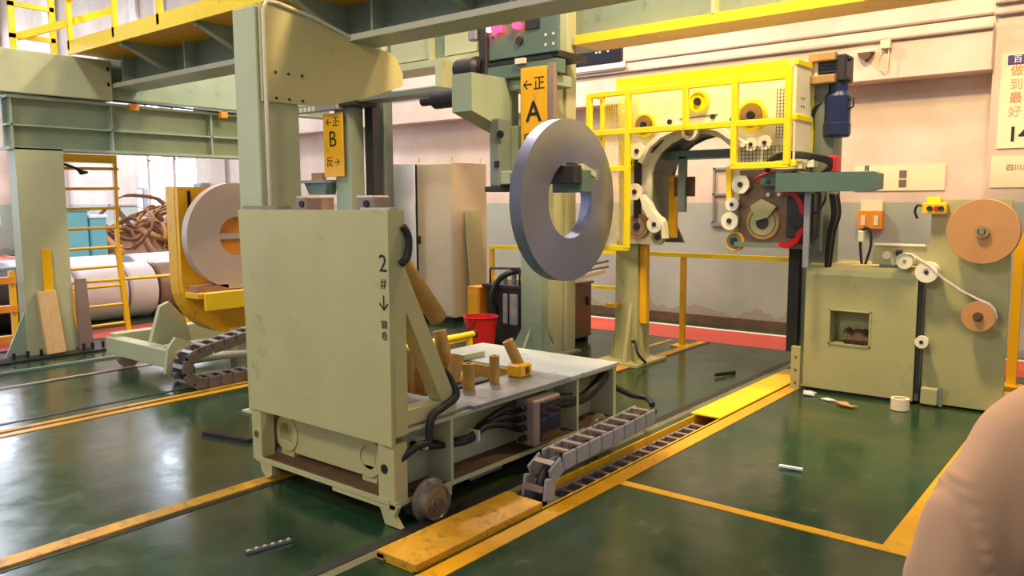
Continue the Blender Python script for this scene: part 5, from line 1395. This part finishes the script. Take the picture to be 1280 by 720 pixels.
for v in hm.verts:
    x, y, z = v.co; v.co = hc + fwd * x * 0.106 + left * y * 0.084 + Vector((0, 0, z * 0.128)) - PO
me = bpy.data.meshes.new('hair'); hm.to_mesh(me); hm.free(); me.materials.append(M['hair'])
for p_ in me.polygons: p_.use_smooth = True
hh = bpy.data.objects.new('hair', me); C.objects.link(hh); hh.parent = P; ORG['hair'] = PO
def ball(name, c, r, mk, sc=(1, 1, 1)):
    b_ = bmesh.new(); bmesh.ops.create_uvsphere(b_, u_segments=12, v_segments=8, radius=r)
    for v in b_.verts: v.co = Vector(c) + fwd * v.co.x * sc[0] + left * v.co.y * sc[1] + Vector((0, 0, v.co.z * sc[2])) - PO
    me = bpy.data.meshes.new(name); b_.to_mesh(me); b_.free(); me.materials.append(M[mk])
    for p_ in me.polygons: p_.use_smooth = True
    o = bpy.data.objects.new(name, me); C.objects.link(o); o.parent = P; ORG[o.name] = PO
for s in (1, -1):
    ball('eye', B(0.135, 0.032 * s, 1.665), 0.012, 'white_plastic')
    ball('ear', B(0.05, 0.078 * s, 1.65), 0.03, 'skin', (0.6, 0.35, 1.0))
ball('mouth', B(0.128, 0, 1.60), 0.022, 'red', (0.3, 1, 0.3))
# hands: palm and five fingers, half closed in front of the belly
for s in (1, -1):
    wv = [B(0.24, 0.20 * s, 0.98), B(0.30, 0.165 * s, 0.975), B(0.335, 0.145 * s, 0.972)]; we = [(0, 1), (1, 2)]; wr_ = [0.026, (0.034, 0.02), (0.03, 0.016)]
    for k, (dz, ln) in enumerate(((0.030, 0.070), (0.011, 0.078), (-0.009, 0.072), (-0.028, 0.058))):
        i = len(wv)
        b0 = B(0.34, 0.14 * s, 0.972 + dz); b1 = B(0.34 + ln * 0.5, (0.14 - 0.03) * s, 0.968 + dz); b2 = B(0.34 + ln * 0.62, (0.14 - 0.065) * s, 0.955 + dz)
        wv += [b0, b1, b2]; we += [(2, i), (i, i + 1), (i + 1, i + 2)]; wr_ += [0.0095, 0.009, 0.0075]
    i = len(wv); wv += [B(0.30, 0.13 * s, 1.005), B(0.335, 0.10 * s, 1.018)]; we += [(1, i), (i, i + 1)]; wr_ += [0.011, 0.009]
    skin_mesh('hand', wv, we, wr_, M['skin'], P, PO, sub=2)
# jacket: loose tan cloth over torso and arms with drape folds
def folds(p, n):
    q = p - PO
    lz = q.z; l = q.dot(left); f = q.dot(fwd)
    u = p.x * 0.628 - p.y * 0.778
    mask = max(0.0, min(1.0, (1.40 - lz) * 7))
    d = 0.010 * noise.noise(Vector((l * 6, f * 6, lz * 2.0)))
    w = u * 62 + 4 * (lz - 1.2) + 1.3 * noise.noise(Vector((u * 5, f * 3, lz * 2.0)))
    d += 0.0085 * mask * math.sin(w)
    d += 0.0025 * noise.noise(Vector((l * 16, f * 16, lz * 6)))
    # armhole seam: a puckered groove
    us = 0.728 + max(0, 1.33 - lz) * 0.12 + 2.2 * max(0, lz - 1.33) ** 1.5 + max(0, 1.2 - lz) ** 2 * 3
    g = (u - us) / 0.008
    d -= 0.005 * math.exp(-g * g)
    g2 = (u - us - 0.012) / 0.008
    d += 0.0018 * math.exp(-g2 * g2) * math.sin(lz * 260 + 3 * noise.noise(Vector((lz * 30, 0, 0))))
    return d
jv = [B(0, 0, 0.84), B(0.0, 0, 1.05), B(0.01, 0, 1.26), B(0.0, 0, 1.405), B(0.01, 0, 1.475)]
je = [(0, 1), (1, 2), (2, 3), (3, 4)]
jr = [(0.19, 0.145), (0.185, 0.14), (0.195, 0.145), (0.13, 0.105), 0.085]
for s in (1, -1):
    i = len(jv)
    jv += [B(-0.005, 0.095 * s, 1.392), B(-0.01, 0.185 * s, 1.355), B(-0.03, 0.25 * s, 1.225), B(-0.04, 0.305 * s, 1.09), B(0.08, 0.28 * s, 1.02), B(0.18, 0.235 * s, 0.99)]
    je += [(3, i)] + [(i + k, i + k + 1) for k in range(5)]
    jr += [0.105, 0.098, 0.09, 0.082, 0.062, 0.05]
skin_mesh('jacket', jv, je, jr, M['jacket'], P, PO, sub=5, root=0, disp=folds)
tv = [B(0, 0, 0.92), B(0, 0.10, 0.84), B(0.02, 0.11, 0.48), B(-0.02, 0.12, 0.10), B(0, -0.10, 0.84), B(0.02, -0.11, 0.48), B(-0.02, -0.12, 0.10)]
skin_mesh('trousers', tv, [(0,1),(1,2),(2,3),(0,4),(4,5),(5,6)], [(0.17,0.13),0.105,0.08,0.07,0.105,0.08,0.07], M['trousers'], P, PO)
for s in (1, -1):
    skin_mesh('shoe', [B(-0.05, 0.12 * s, 0.05), B(0.06, 0.125 * s, 0.05), B(0.18, 0.135 * s, 0.04)], [(0,1),(1,2)], [(0.05,0.05),(0.05,0.045),(0.045,0.036)], M['shoe'], P, PO)
